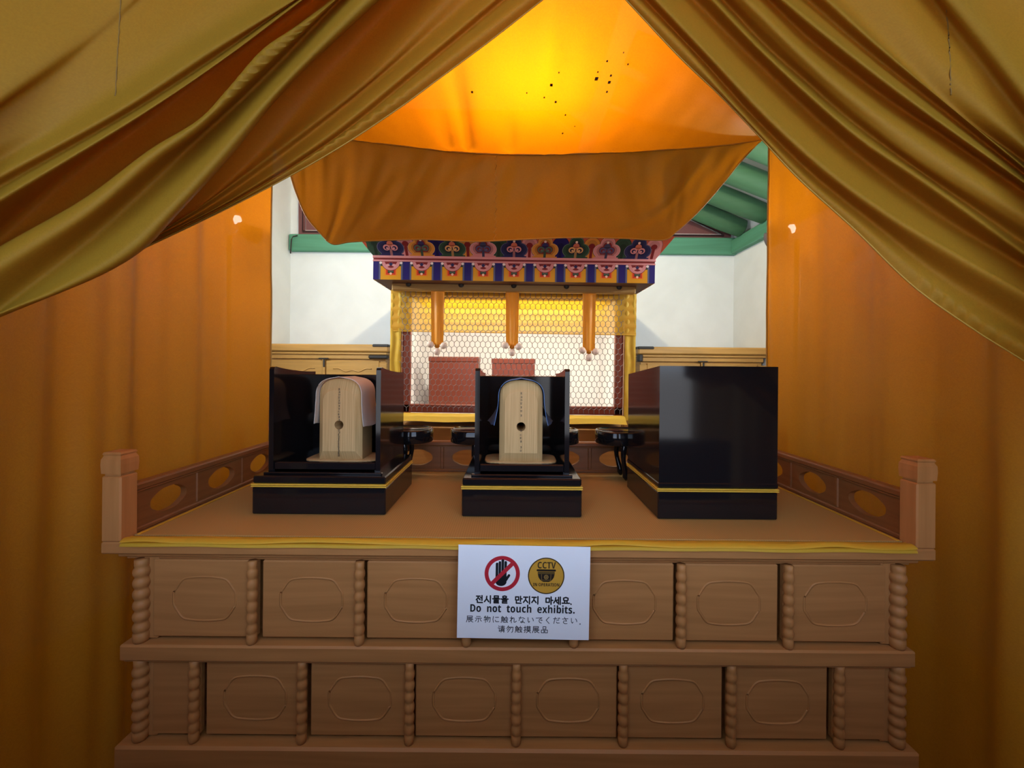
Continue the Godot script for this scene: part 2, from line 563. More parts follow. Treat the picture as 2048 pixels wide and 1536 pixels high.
# ------------------------------------------------------------------ the cloth tent
func tent() -> void:
	# ceiling cloth: from the front rod back to the seam
	var seam_px := [520, 262, 600, 268, 680, 278, 800, 292, 920, 305, 1040, 310, 1160, 308, 1300, 302, 1420, 294, 1512, 282, 1530, 276]
	var seam := []
	for i in range(0, seam_px.size(), 2):
		seam.append(at(seam_px[i], seam_px[i + 1], 1.72))
	var rows := []
	var n := 120
	var noise := FastNoiseLite.new()
	noise.seed = 21
	noise.frequency = 1.0
	for r in 90:
		var t := r / 89.0
		var row := []
		for c in n + 1:
			var s := float(c) / n
			var b := spline(seam, s)
			var a := Vector3(lerpf(-1.06, 1.08, s), EYE + 1.00 + 0.03 * cos((s - 0.5) * PI), -0.50)
			var q := a.lerp(b, t)
			var edge := sin(PI * s)
			q.y -= 0.035 * sin(PI * t) * edge
			# pleats that run out from the seam, and long soft creases
			var x := q.x
			var flat := 1.0 - smoothstep(0.93, 1.0, t)
			q.y -= flat * 0.038 * exp(-pow((x + 0.185) / 0.022, 2.0)) * smoothstep(0.35, 0.95, t)
			q.y -= flat * 0.026 * exp(-pow((x + 0.02) / 0.020, 2.0)) * smoothstep(0.72, 0.92, t)
			q.y -= flat * 0.022 * exp(-pow((x + 0.26) / 0.028, 2.0)) * smoothstep(0.70, 0.92, t)
			q.y += 0.010 * exp(-pow((x - 0.10) / 0.03, 2.0)) * smoothstep(0.0, 0.4, t) * (1.0 - smoothstep(0.5, 1.0, t))
			q.y += 0.006 * noise.get_noise_2d(x * 7.0, t * 3.0) * edge
			row.append(q)
		rows.append(row)
	var top := thing("ceiling_cloth", "glowing orange cloth stretched as the tent ceiling, flecked with dark specks", "cloth", Vector3.ZERO)
	put("cloth", loft(rows), M.cloth, top)
	# dark specks lying on the cloth
	var st := start()
	for s in [[1096, 171, 5], [1098, 172, 4], [1079, 193, 3], [1105, 201, 4], [1054, 183, 2.5], [1192, 158, 6], [1207, 164, 5], [1216, 149, 3.5], [1206, 180, 3.5], [1215, 123, 3], [1247, 122, 2.5], [1130, 230, 3], [1126, 268, 3.5], [936, 185, 4], [1107, 144, 2.5], [1248, 100, 2], [1190, 140, 2.5], [1140, 250, 2]]:
		var best := Vector3.ZERO
		var far := INF
		for r in range(0, 90):
			for c in range(30, 100):
				var v: Vector3 = rows[r][c]
				var w := v - Vector3(0, EYE, 0)
				var px := Vector2(1024.0 + w.x / -w.z * F, 736.0 - w.y / -w.z * F)
				var dd := px.distance_to(Vector2(s[0], s[1]))
				if dd < far:
					far = dd
					best = v
		add_box(st, best + Vector3(0, -0.001, 0), Vector3(s[2] * 0.0017, 0.0014, s[2] * 0.0024), 0.0003)
	var sp := put("specks", done(st), M.iron, top)
	sp.set_meta("kind", "stuff")

	# back valance hanging from the seam in a shallow swag
	var low_px := [552, 300, 575, 335, 592, 385, 612, 432, 640, 466, 665, 488, 700, 484, 760, 481, 850, 479, 950, 483, 1040, 479, 1150, 475, 1250, 477, 1325, 480, 1352, 464, 1400, 420, 1450, 362, 1490, 312, 1516, 290]
	var low := []
	for i in range(0, low_px.size(), 2):
		low.append(at(low_px[i], low_px[i + 1], 1.70))
	# even steps along the lower edge
	rows = []
	var cols := 220
	for r in 48:
		var t := r / 47.0
		var row := []
		for c in cols + 1:
			var s := float(c) / cols
			var a := spline(seam, s) 
			var b := spline(low, lerpf(0.02, 0.98, s))
			var q := a.lerp(b, t)
			var bow := sin(PI * t) * sin(PI * s)
			q.z -= 0.05 * bow - 0.02 * sin(PI * t)
			# slanting wrinkles that fan out from the seam
			var w := sin(s * 34.0 + t * 2.2 + 2.0 * sin(s * 9.0)) * 0.5 + sin(s * 71.0 - t * 3.0) * 0.28 + sin(s * 131.0 + t * 5.0) * 0.12 * (1.0 - t)
			q.z += 0.034 * w * sin(PI * pow(t, 0.6)) * sin(PI * s)
			var ease := 0.5 + 0.5 * sin(s * 17.0 + 1.0)
			q.z += (0.0065 * sin(s * 92.0 + t * 5.0 + 2.0 * sin(s * 9.0)) * ease + 0.003 * sin(s * 187.0 - t * 7.0)) * sin(PI * pow(t, 0.55)) * sin(PI * s)
			q.z += 0.012 * exp(-pow((s - 0.22 - 0.03 * t) / 0.008, 2.0)) * t
			q.z -= 0.014 * exp(-pow((s - 0.80 + 0.16 * t * t) / 0.015, 2.0)) * sin(PI * t)
			row.append(q)
		rows.append(row)
	var val := thing("back_valance", "orange cloth valance sagging over the painted canopy, gathered at both corners", "valance")
	put("cloth", loft(rows), M.cloth, val)
	var hem := []
	for c in cols + 1:
		hem.append(rows[0][c] + Vector3(0, 0, 0.003))
	put("seam", tube(hem, 0.0035, 6), M.hem, val)
	hem = []
	for r in 48:
		var best: Vector3 = rows[r][0]
		for q in rows[r]:
			if absf(q.x + 0.075) < absf(best.x + 0.075):
				best = q
		hem.append(best + Vector3(0.001 * sin(r * 1.9), 0, 0.0005))
	put("stitched_seam", tube(hem, 0.0012, 5), M.hem, val)
	hem = []
	for c in cols + 1:
		hem.append(rows[47][c])
	put("hem", tube(hem, 0.0028, 6), M.hem, val)

	side_curtain(-1, "orange tent curtain hanging along the left side of the altar")
	side_curtain(1, "orange tent curtain hanging along the right side of the altar")
	front_drapes()

func side_curtain(side: int, label: String) -> void:
	var rows := []
	var nu := 260
	var x0 := -1.025 if side < 0 else 1.045
	var noise := FastNoiseLite.new()
	noise.seed = 5 + side
	noise.frequency = 1.0
	for r in 30:
		var t := r / 29.0
		var y := lerpf(EYE + 1.02, 0.01, t)
		var row := []
		for c in nu + 1:
			var s := float(c) / nu
			var z := lerpf(0.25, -1.71, s)
			var ph := s * 40.0 + 1.6 * sin(s * 11.0 + side)
			var amp := 0.024 * (0.6 + 0.4 * noise.get_noise_1d(s * 6.0)) * (0.75 + 0.25 * t) * (0.8 + 0.6 * s)
			var off := amp * sin(ph) + 0.006 * sin(ph * 2.3 + t)
			off += 0.010 * noise.get_noise_2d(s * 5.0, t * 1.5)
			if side < 0:
				off -= 0.0
				z += 0.03 * t * t * s
			row.append(Vector3(x0 + off, y, z))
		rows.append(row)
	var o := thing("side_curtain", label, "curtain", Vector3.ZERO)
	put("cloth", loft(rows), M.cloth, o)
	var edge := []
	for r in 30:
		edge.append(rows[r][nu])
	put("hem", tube(edge, 0.004, 6), M.hem, o)

func front_drapes() -> void:
	var left := [
		[0.62, 0.50, [60, -330, -120, -240, -330, -120]],
		[0.63, 0.51, [180, -160, 20, -40, -160, 80]],
		[0.625, 0.53, [300, -60, 190, 30, 100, 100, 0, 180]],
		[0.636, 0.54, [330, -30, 230, 60, 120, 145, 0, 222]],
		[0.635, 0.545, [420, 0, 280, 105, 130, 205, 0, 285]],
		[0.643, 0.551, [500, 10, 350, 105, 180, 220, 0, 322]],
		[0.630, 0.545, [560, 15, 417, 102, 233, 222, 0, 352]],
		[0.646, 0.556, [585, 5, 430, 115, 250, 232, 0, 375]],
		[0.640, 0.545, [600, 5, 450, 118, 270, 240, 0, 405]],
		[0.725, 0.615, [617, 0, 490, 92, 405, 150, 290, 236, 125, 356, 0, 458]],
		[0.715, 0.620, [628, 20, 540, 98, 470, 172, 400, 240, 300, 302, 170, 398, 0, 495]],
		[0.640, 0.560, [600, 48, 524, 100, 455, 178, 396, 240, 296, 302, 168, 398, 0, 494]],
		[0.640, 0.545, [640, 30, 520, 140, 410, 250, 310, 320, 180, 425, 0, 535]],
		[0.675, 0.580, [680, 0, 520, 165, 385, 290, 300, 372, 180, 480, 0, 618]],
		[0.640, 0.555, [725, 0, 560, 170, 430, 316, 335, 420, 240, 505, 110, 580, 0, 626]],
		[0.660, 0.575, [760, 0, 583, 167, 458, 317, 354, 430, 290, 497, 208, 548, 83, 600, 0, 634]],
		[0.705, 0.640, [735, 0, 560, 167, 440, 310, 340, 418, 280, 480, 195, 530, 70, 580, -10, 610]],
		[0.760, 0.690, [800, 0, 660, 150, 545, 280, 400, 410, 300, 470, 200, 515, 60, 560]],
		[0.735, 0.690, [880, 0, 740, 150, 600, 265, 420, 400, 300, 474, 200, 520, 60, 566]],
		[0.750, 0.700, [940, 0, 790, 130, 620, 270, 440, 400, 300, 478, 200, 524, 60, 572]],
		[0.728, 0.690, [985, 0, 830, 130, 650, 275, 460, 400, 302, 481, 200, 528, 60, 576]],
		[0.745, 0.700, [1010, 0, 860, 125, 680, 270, 490, 390, 304, 483, 200, 530, 60, 580]],
		[0.722, 0.690, [1050, 0, 900, 115, 760, 222, 570, 345, 440, 420, 306, 485, 200, 533, 60, 584]],
		[0.735, 0.700, [1085, 0, 985, 78, 880, 156, 800, 215, 690, 288, 583, 350, 458, 415, 308, 487, 200, 537, 60, 590]],
	]
	var right := [
		[0.62, 0.52, [1900, -420, 2150, -260, 2400, -60]],
		[0.63, 0.53, [1900, -160, 2080, 20, 2260, 200]],
		[0.62, 0.545, [1850, -60, 1960, 60, 2048, 170]],
		[0.645, 0.56, [1840, -30, 1905, 60, 1970, 140, 2048, 236]],
		[0.63, 0.55, [1780, 0, 1870, 110, 1960, 210, 2048, 292]],
		[0.648, 0.57, [1690, 0, 1790, 105, 1910, 220, 2048, 322]],
		[0.630, 0.56, [1655, 0, 1760, 95, 1890, 205, 2048, 335]],
		[0.662, 0.58, [1612, 0, 1685, 64, 1779, 140, 1896, 230, 2048, 348]],
		[0.632, 0.56, [1568, 0, 1640, 60, 1750, 148, 1870, 238, 2048, 365]],
		[0.668, 0.59, [1535, 0, 1620, 80, 1755, 185, 1896, 280, 2048, 385]],
		[0.640, 0.565, [1500, 0, 1615, 112, 1730, 205, 1870, 300, 2048, 420]],
		[0.652, 0.57, [1470, 0, 1590, 118, 1700, 215, 1840, 322, 2048, 452]],
		[0.680, 0.59, [1446, 0, 1530, 90, 1620, 170, 1700, 240, 1830, 335, 2048, 486]],
		[0.664, 0.58, [1425, 0, 1510, 90, 1610, 185, 1720, 280, 1860, 375, 2048, 508]],
		[0.705, 0.61, [1385, 0, 1490, 105, 1620, 228, 1745, 335, 1890, 440, 2048, 535]],
		[0.668, 0.58, [1335, 0, 1445, 118, 1560, 232, 1680, 338, 1800, 425, 1920, 500, 2048, 575]],
		[0.662, 0.575, [1310, 0, 1427, 124, 1535, 238, 1650, 342, 1770, 430, 1900, 510, 2048, 596]],
		[0.690, 0.605, [1290, 0, 1400, 115, 1510, 236, 1625, 348, 1740, 440, 1870, 540, 2048, 655]],
		[0.672, 0.595, [1272, 0, 1375, 105, 1480, 222, 1610, 354, 1725, 452, 1850, 560, 1960, 640, 2048, 692]],
		[0.680, 0.605, [1252, 0, 1357, 112, 1441, 192, 1512, 266, 1596, 356, 1709, 459, 1826, 572, 1943, 656, 2048, 722]],
	]
	var data := [[left, "golden satin drape swept back to the left, in two overlapping folds"], [right, "golden satin drape swept back to the right in long parallel folds"]]
	for k in 2:
		var o := thing("front_drape", data[k][1], "drape")
		var gathers := [[11.6, 0.35, 0.17, 0.35, 0.005], [21.8, 0.5, 0.27, 0.43, 0.003]] if k == 0 else [[18.3, 0.4, 0.56, 0.76, 0.003]]
		var mesh := drape(data[k][0], 220, 8, 0.22, gathers)
		put("cloth", mesh, M.cloth, o)
		var total: int = (data[k][0].size() - 1) * 8 + 1
		var verts: PackedVector3Array = mesh.surface_get_arrays(0)[Mesh.ARRAY_VERTEX]
		var lip := []
		for i in 220:
			lip.append(verts[i * total + total - 1])
		put("hem", tube(lip, 0.0011, 6), M.hem, o)
		# puckered stitching down one breadth of the cloth
		var g: Array = data[k][0]
		var pts := []
		var v: PackedVector3Array = mesh.surface_get_arrays(0)[Mesh.ARRAY_VERTEX]
		var line: Array = [[243, -20], [240, 25], [238, 70], [235, 110], [233, 150], [231, 192]] if k == 0 else [[1893, 20], [1897, 70], [1900, 120], [1901, 165], [1902, 190]]
		for i in 25:
			var a := i / 24.0 * (line.size() - 1)
			var j := mini(int(a), line.size() - 2)
			var px := lerpf(line[j][0], line[j + 1][0], a - j)
			var py := lerpf(line[j][1], line[j + 1][1], a - j)
			var best := Vector3.ZERO
			var far := INF
			for w in v:
				if w.z > -0.2:
					continue
				var q := at(px, py, -w.z)
				var dd := q.distance_squared_to(w)
				if dd < far:
					far = dd
					best = Vector3(q.x, q.y, w.z)
			pts.append(best + Vector3(0.0004 * sin(i * 2.3), 0, 0.0))
		put("stitched_seam", tube(pts, 0.0009, 5), M.stitch, o)
	# rod from which the drapes hang, above the frame
	var rod := thing("curtain_rod", "wooden rod above the drapes from which the tent cloth hangs", "rod", Vector3(0, EYE + 1.03, -0.62))
	put("pole", tube([Vector3(-1.12, 0, 0), Vector3(1.14, 0, 0)], 0.014, 12), M.cabinet, rod)

# ------------------------------------------------------------------ the altar
func lobed(w: float, h: float, n: int, c := Vector2.ZERO) -> Array:
	# a flat cloud-shaped opening
	var out := []
	for k in n:
		var a := TAU * k / n
		var r := 1.0 + 0.05 * cos(4.0 * a)
		var p := Vector2(signf(cos(a)) * pow(absf(cos(a)), 0.8) * w * r, signf(sin(a)) * pow(absf(sin(a)), 0.8) * h * r)
		out.append(c + p)
	return out

func rect_ring(w: float, h: float, hole: Array) -> Array:
	# points on a rectangle, one for each point of the hole
	var out := []
	for p in hole:
		var k := minf(w / maxf(absf(p.x), 1e-6), h / maxf(absf(p.y), 1e-6))
		out.append(p * k)
	return out

func altar() -> void:
	var cx := 0.018
	var zf := -0.922
	var zb := -1.60
	var t := thing("altar", "pale wooden altar with two tiers of beaded spindles and a pierced railing", "altar", Vector3(cx, 0, 0))
	var half := 0.942
	var depth := zf - zb
	var zc := (zf + zb) * 0.5
	put("top_slab", box(Vector3(half * 2, 0.028, depth), 0.004), M.wood, t, Vector3(0, TOP - 0.014, zc))
	put("cornice_moulding", box(Vector3(half * 2 - 0.05, 0.012, depth - 0.03), 0.003), M.wood, t, Vector3(0, TOP - 0.034, zc))
	put("cornice_moulding", box(Vector3(half * 2 - 0.075, 0.008, depth - 0.05), 0.002), M.wood, t, Vector3(0, TOP - 0.044, zc))
	put("middle_rail", box(Vector3(half * 2 - 0.088, 0.037, depth), 0.004), M.wood, t, Vector3(0, EYE - 0.650, zc))
	put("bead_strip", box(Vector3(half * 2 - 0.10, 0.004, depth - 0.012), 0.0015), M.wood, t, Vector3(0, EYE - 0.671, zc))
	put("base_rail", box(Vector3(half * 2 - 0.075, 0.10, depth + 0.01), 0.005), M.wood, t, Vector3(0, EYE - 0.906, zc))
	put("base_plinth", box(Vector3(half * 2 - 0.09, 0.094, depth - 0.02), 0.004), M.wood, t, Vector3(0, 0.047, zc))
	put("inner_carcass", box(Vector3(half * 2 - 0.17, 0.545, depth - 0.09), 0.0), M.wood, t, Vector3(0, 0.325, zc - 0.02))
	# tier panels; slots between them stand in for shadows of the spindles
	var zp := -0.9405
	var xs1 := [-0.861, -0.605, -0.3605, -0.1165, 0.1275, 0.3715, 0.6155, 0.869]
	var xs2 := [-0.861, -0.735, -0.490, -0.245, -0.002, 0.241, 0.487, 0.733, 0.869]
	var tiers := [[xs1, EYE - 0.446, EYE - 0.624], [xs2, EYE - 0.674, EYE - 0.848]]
	for tier in tiers:
		var xs: Array = tier[0]
		var y1: float = tier[1]
		var y0: float = tier[2]
		var h := y1 - y0
		for i in xs.size() - 1:
			# gaps set a little inward, where the spindles would throw their shade
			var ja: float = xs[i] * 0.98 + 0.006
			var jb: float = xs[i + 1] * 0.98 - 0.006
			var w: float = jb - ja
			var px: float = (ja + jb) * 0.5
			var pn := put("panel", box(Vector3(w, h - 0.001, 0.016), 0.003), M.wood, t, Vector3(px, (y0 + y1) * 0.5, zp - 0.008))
			if w > 0.18:
				var ring := []
				for k in 72:
					var a := TAU * k / 72
					# lobed cartouche with small points at top and bottom
					var tipv := pow(absf(sin(a)), 24.0) * 0.008 + 0.004 * cos(a * 6.0)
					var q := Vector2(signf(cos(a)) * pow(absf(cos(a)), 0.62) * 0.071, signf(sin(a)) * (pow(absf(sin(a)), 0.75) * 0.046 + tipv))
					ring.append(Vector3(q.x, q.y, 0.0075))
				put("carved_outline", tube(ring, 0.0028, 5, true), M.wood, pn)
		for i in xs.size():
			var corner := i == 0 or i == xs.size() - 1
			var r := 0.0165 if corner else 0.0115
			put("spindle", spindle(r, h + 0.010), M.wood_up, t, Vector3(xs[i], y0 - 0.0075, -0.9335 - (0.005 if corner else 0.0)))
			if corner:
				put("corner_post", box(Vector3(0.034, h + 0.012, 0.03), 0.003), M.wood_up, t, Vector3(xs[i] + (0.016 if i == 0 else -0.016), (y0 + y1) * 0.5, -0.958))
	# end panels
	for s in [-1, 1]:
		put("end_panel", box(Vector3(0.02, 0.50, depth - 0.1), 0.003), M.wood, t, Vector3(s * 0.868, 0.36, zc - 0.03))
	# railing: three sides of pierced panels
	var hole := lobed(0.054, 0.029, 48)
	var pierce := pierced(rect_ring(0.0915, 0.047, hole), hole, 0.008, -0.008)
	var rail_names := ["left_railing", "back_railing", "right_railing"]
	var xr := 0.918
	for k in 3:
		var rl := Node3D.new()
		rl.name = "railing"
		t.add_child(rl, true)
		var n := 9 if k == 1 else 3
		var length := 1.80 if k == 1 else 0.60
		if k == 1:
			rl.position = Vector3(0, TOP, -1.578)
		else:
			rl.position = Vector3((-xr if k == 0 else xr), TOP, -1.265)
			rl.rotation.y = PI / 2
		var pitch := 0.188 if k == 1 else 0.194
		put("top_rail", box(Vector3(length, 0.018, 0.030), 0.004), M.rail, rl, Vector3(0, 0.109, 0))
		put("rail_bead", box(Vector3(length, 0.004, 0.024), 0.001), M.rail, rl, Vector3(0, 0.098, 0))
		put("bottom_rail", box(Vector3(length, 0.012, 0.026), 0.003), M.rail, rl, Vector3(0, 0.006, 0))
		for i in n:
			put("pierced_panel", pierce, M.rail, rl, Vector3((i - (n - 1) * 0.5) * pitch, 0.055, 0))
		for i in n + 1:
			put("stile", box(Vector3(0.014, 0.088, 0.022), 0.003), M.rail, rl, Vector3((i - n * 0.5) * pitch, 0.055, 0))
	for s in [-1, 1]:
		for z in [zf - 0.022, -1.578]:
			var post := put("post", box(Vector3(0.044, 0.148, 0.044), 0.003), M.wood_up, t, Vector3(s * xr, TOP + 0.074, z))
			put("neck", box(Vector3(0.036, 0.006, 0.036), 0.001), M.wood_up, post, Vector3(0, 0.077, 0))
			put("head", loft_square([[0.022, 0.080], [0.023, 0.100], [0.0225, 0.112], [0.019, 0.120], [0.021, 0.124], [0.019, 0.128], [0.0, 0.129]]), M.wood_up, post)

	# woven mat with yellow edging
	var mt := thing("woven_mat", "tan woven mat covering the altar top, edged with wavy yellow cloth", "mat", Vector3(cx, TOP, 0))
	put("weave", box(Vector3(1.79, 0.004, 0.60), 0.001), M.mat, mt, Vector3(0, 0.0025, -1.255))
	for layer in 2:
		var rows := []
		for r in 9:
			var row := []
			for c in 181:
				var s := c / 180.0
				var x := lerpf(-0.892, 0.892, s)
				var wave := 0.5 + 0.5 * sin(s * 31.0 + layer * 1.7 + 1.4 * sin(s * 13.0))
				var lift := 0.0012 + (1 - layer) * 0.0035 + (0.005 * wave * wave if layer == 0 else 0.0015 * wave)
				var y := [0.0052, 0.0056, 0.0054 + lift * 0.3, 0.004 + lift * 0.75, 0.002 + lift, 0.0005 + lift, -0.001 + lift, -0.0024 + lift, -0.0036 + lift][r] as float
				var z := [-0.946, -0.941, -0.936, -0.930, -0.925, -0.9205, -0.9175, -0.916, -0.9155][r] as float
				if layer == 1:
					y = [0.0005, 0.0006, 0.0007, 0.0008, 0.0010, 0.0012, -0.0005, -0.003, -0.0055][r]
					y -= 0.001 * wave
				row.append(Vector3(x, y, z + 0.0015 * sin(s * 47.0)))
			rows.append(row)
		put("edging_cloth", loft(rows), M.yellow, mt)
	var eb := box(Vector3(0.007, 0.0025, 0.60), 0.0008)
	put("side_edging", eb, M.yellow, mt, Vector3(-0.885, 0.0055, -1.255))
	put("side_edging", eb, M.yellow, mt, Vector3(0.885, 0.0055, -1.255))

func spindle(r: float, h: float) -> ArrayMesh:
	var prof := [[0.0, 0.0], [r * 0.8, 0.0], [r * 0.95, 0.006], [r * 0.95, h * 0.11]]
	var n := 6
	var b := h * 0.11
	var step := (h * 0.92 - b) / n
	for i in n:
		for k in 7:
			var w := PI * (k + 0.5) / 7.0
			prof.append([r * (0.66 + 0.36 * pow(sin(w), 0.7)), b + step * (i + (k + 0.5) / 7.0)])
	prof.append_array([[r * 0.85, h * 0.93], [r * 0.85, h], [0.0, h]])
	return lathe(prof, 20)

func loft_square(prof: Array) -> ArrayMesh:
	var rows := []
	for p in prof:
		var row := []
		for s in [[-1, -1], [1, -1], [1, 1], [-1, 1]]:
			row.append(Vector3(s[0] * p[0], p[1], s[1] * p[0]))
		rows.append(row)
	return loft(rows, true, true)

# ------------------------------------------------------------------ canopied cabinet
const BLUE := Color(0.17, 0.18, 0.36)
const NAVY := Color(0.13, 0.09, 0.42)
const PINK := Color(0.86, 0.58, 0.58)
const RED := Color(0.50, 0.13, 0.14)
const OCHRE := Color(0.86, 0.58, 0.24)
const PGREEN := Color(0.20, 0.32, 0.24)
const ORANGE := Color(0.78, 0.36, 0.24)
const GOLD := Color(0.88, 0.62, 0.08)

func trefoil(im: Image, x: float, y: float, s: float, c: Color) -> void:
	disc(im, x, y - 0.42 * s, 0.62 * s, 0.62 * s, c)
	disc(im, x - 0.55 * s, y + 0.25 * s, 0.62 * s, 0.62 * s, c)
	disc(im, x + 0.55 * s, y + 0.25 * s, 0.62 * s, 0.62 * s, c)
	rect(im, x - 0.9 * s, y + 0.25 * s, 1.8 * s, 0.65 * s, c)

func cornice_print() -> ImageTexture:
	# cloud scrolls painted along the flared cornice board
	var w := 2048
	var h := 160
	var im := Image.create(w, h, false, Image.FORMAT_RGB8)
	im.fill(ORANGE)
	var outer := [BLUE, OCHRE, PGREEN, PINK]
	var inner := [NAVY.darkened(0.4), RED, BLUE.darkened(0.4), RED]
	var curl := [PINK, PGREEN.lightened(0.15), OCHRE.lightened(0.25), BLUE.lightened(0.2)]
	var ball := [ORANGE, NAVY.darkened(0.3), ORANGE, BLUE.darkened(0.2)]
	var gap := [PINK, NAVY, OCHRE, PGREEN]
	var x0 := 230.0
	var pitch := 198.0
	for i in range(-1, 10):
		var k := (i + 4) % 4
		var c: Color = gap[k]
		var gx := x0 + pitch * (i + 0.5)
		disc(im, gx, 62, 52, 48, c.darkened(0.45))
		disc(im, gx, 62, 49, 45, c)
		rect(im, gx - 49, 62, 98, 98, c)
		disc(im, gx, 66, 34, 34, c.darkened(0.12))
		var core: Color = c.darkened(0.35) if k % 2 == 1 else RED
		disc(im, gx, 74, 20, 18, core)
		rect(im, gx - 9, 80, 18, 80, core)
	for i in 9:
		var k := i % 4
		var x := x0 + pitch * i
		trefoil(im, x, 86, 76, Color(0.12, 0.10, 0.12))
		trefoil(im, x, 86, 74, outer[k].lightened(0.35))
		trefoil(im, x, 87, 71, outer[k])
		trefoil(im, x, 89, 56, outer[k].darkened(0.18))
		trefoil(im, x, 91, 44, inner[k])
		rect(im, x - 80, 150, 160, 10, outer[k])
		disc(im, x, 76, 20, 20, ball[k].lightened(0.15))
		rect(im, x - 22, 80, 44, 6, ball[k].darkened(0.3))
		for s in [-1, 1]:
			disc(im, x + s * 25, 103, 22, 21, curl[k])
			disc(im, x + s * 25, 105, 13, 12, inner[k])
			disc(im, x + s * 21, 108, 8, 7, curl[k].lightened(0.1))
		rect(im, x - 8, 112, 16, 48, curl[k].darkened(0.25))
		disc(im, x, 48, 8, 8, Color(0.95, 0.85, 0.8))
	return ImageTexture.create_from_image(im)

func frieze_print() -> ImageTexture:
	# the lower board: nine gold fields between blue bars, a pink half flower in each
	var w := 2048
	var h := 140
	var im := Image.create(w, h, false, Image.FORMAT_RGB8)
	im.fill(GOLD)
	var pitch := (w - 32.0) / 9.0
	for i in 9:
		var x := 16.0 + pitch * (i + 0.5)
		rect(im, x - 43, 58, 86, 50, Color(0.93, 0.50, 0.12))
		rect(im, x - 34, 58, 68, 44, Color(0.82, 0.22, 0.10))
		rect(im, x - 22, 58, 44, 32, Color(0.22, 0.20, 0.10))
		rect(im, x - 18, 66, 36, 16, PGREEN.lightened(0.1))
		disc(im, x, 93, 9, 9, Color(0.98, 0.82, 0.7))
		for s in [-1, 1]:
			disc(im, x + s * 66, 14, 16, 22, PGREEN.darkened(0.2))
		disc(im, x, 8, 66, 63, RED)
		disc(im, x, 6, 64, 61, PINK)
		rect(im, x - 44, 2, 88, 8, RED)
		disc(im, x, 20, 13, 12, BLUE)
		disc(im, x - 26, 14, 14, 9, RED)
		disc(im, x + 26, 14, 14, 9, RED)
		disc(im, x, 40, 22, 9, RED)
		disc(im, x - 22, 28, 13, 10, PINK.lightened(0.15))
		disc(im, x + 22, 28, 13, 10, PINK.lightened(0.15))
	for i in 10:
		var x := 16.0 + pitch * i
		rect(im, x - 38, 0, 76, h, Color(0.10, 0.08, 0.16))
		rect(im, x - 36, 0, 72, h, BLUE.lightened(0.45))
		rect(im, x - 34, 0, 68, h, BLUE.lightened(0.22))
		rect(im, x - 26, 0, 52, h, BLUE)
		rect(im, x - 21, 0, 42, h, NAVY)
		for s in [-1, 1]:
			disc(im, x + s * 38, 10, 10, 10, Color(0.95, 0.9, 0.88))
	return ImageTexture.create_from_image(im)

func painted(t: Texture2D) -> StandardMaterial3D:
	var m := mat(Color(1, 1, 1), 0.5, 0.4)
	m.albedo_texture = t
	return m

# a band of board from (y0, z0) to (y1, z1), spanning half widths w0 and w1, with returns along both sides
func band(y0: float, y1: float, z0: float, z1: float, w0: float, w1: float, zback: float, umax: float) -> ArrayMesh:
	var st := start()
	var p := [Vector3(-w0, y0, z0), Vector3(w0, y0, z0), Vector3(w1, y1, z1), Vector3(-w1, y1, z1)]
	var b := [Vector3(-w0, y0, zback), Vector3(w0, y0, zback), Vector3(w1, y1, zback), Vector3(-w1, y1, zback)]
	var faces := [[p[0], p[1], p[2], p[3]], [b[0], p[0], p[3], b[3]], [p[1], b[1], b[2], p[2]]]
	for f in 3:
		var q: Array = faces[f]
		var uv := []
		for i in 4:
			var along: float = q[i].x if f == 0 else q[i].z - z0
			uv.append(Vector2((along + umax) / (2.0 * umax), 1.0 if i < 2 else 0.0))
		for k in [0, 2, 1, 0, 3, 2]:
			st.set_uv(uv[k])
			st.add_vertex(q[k])
	return done(st)

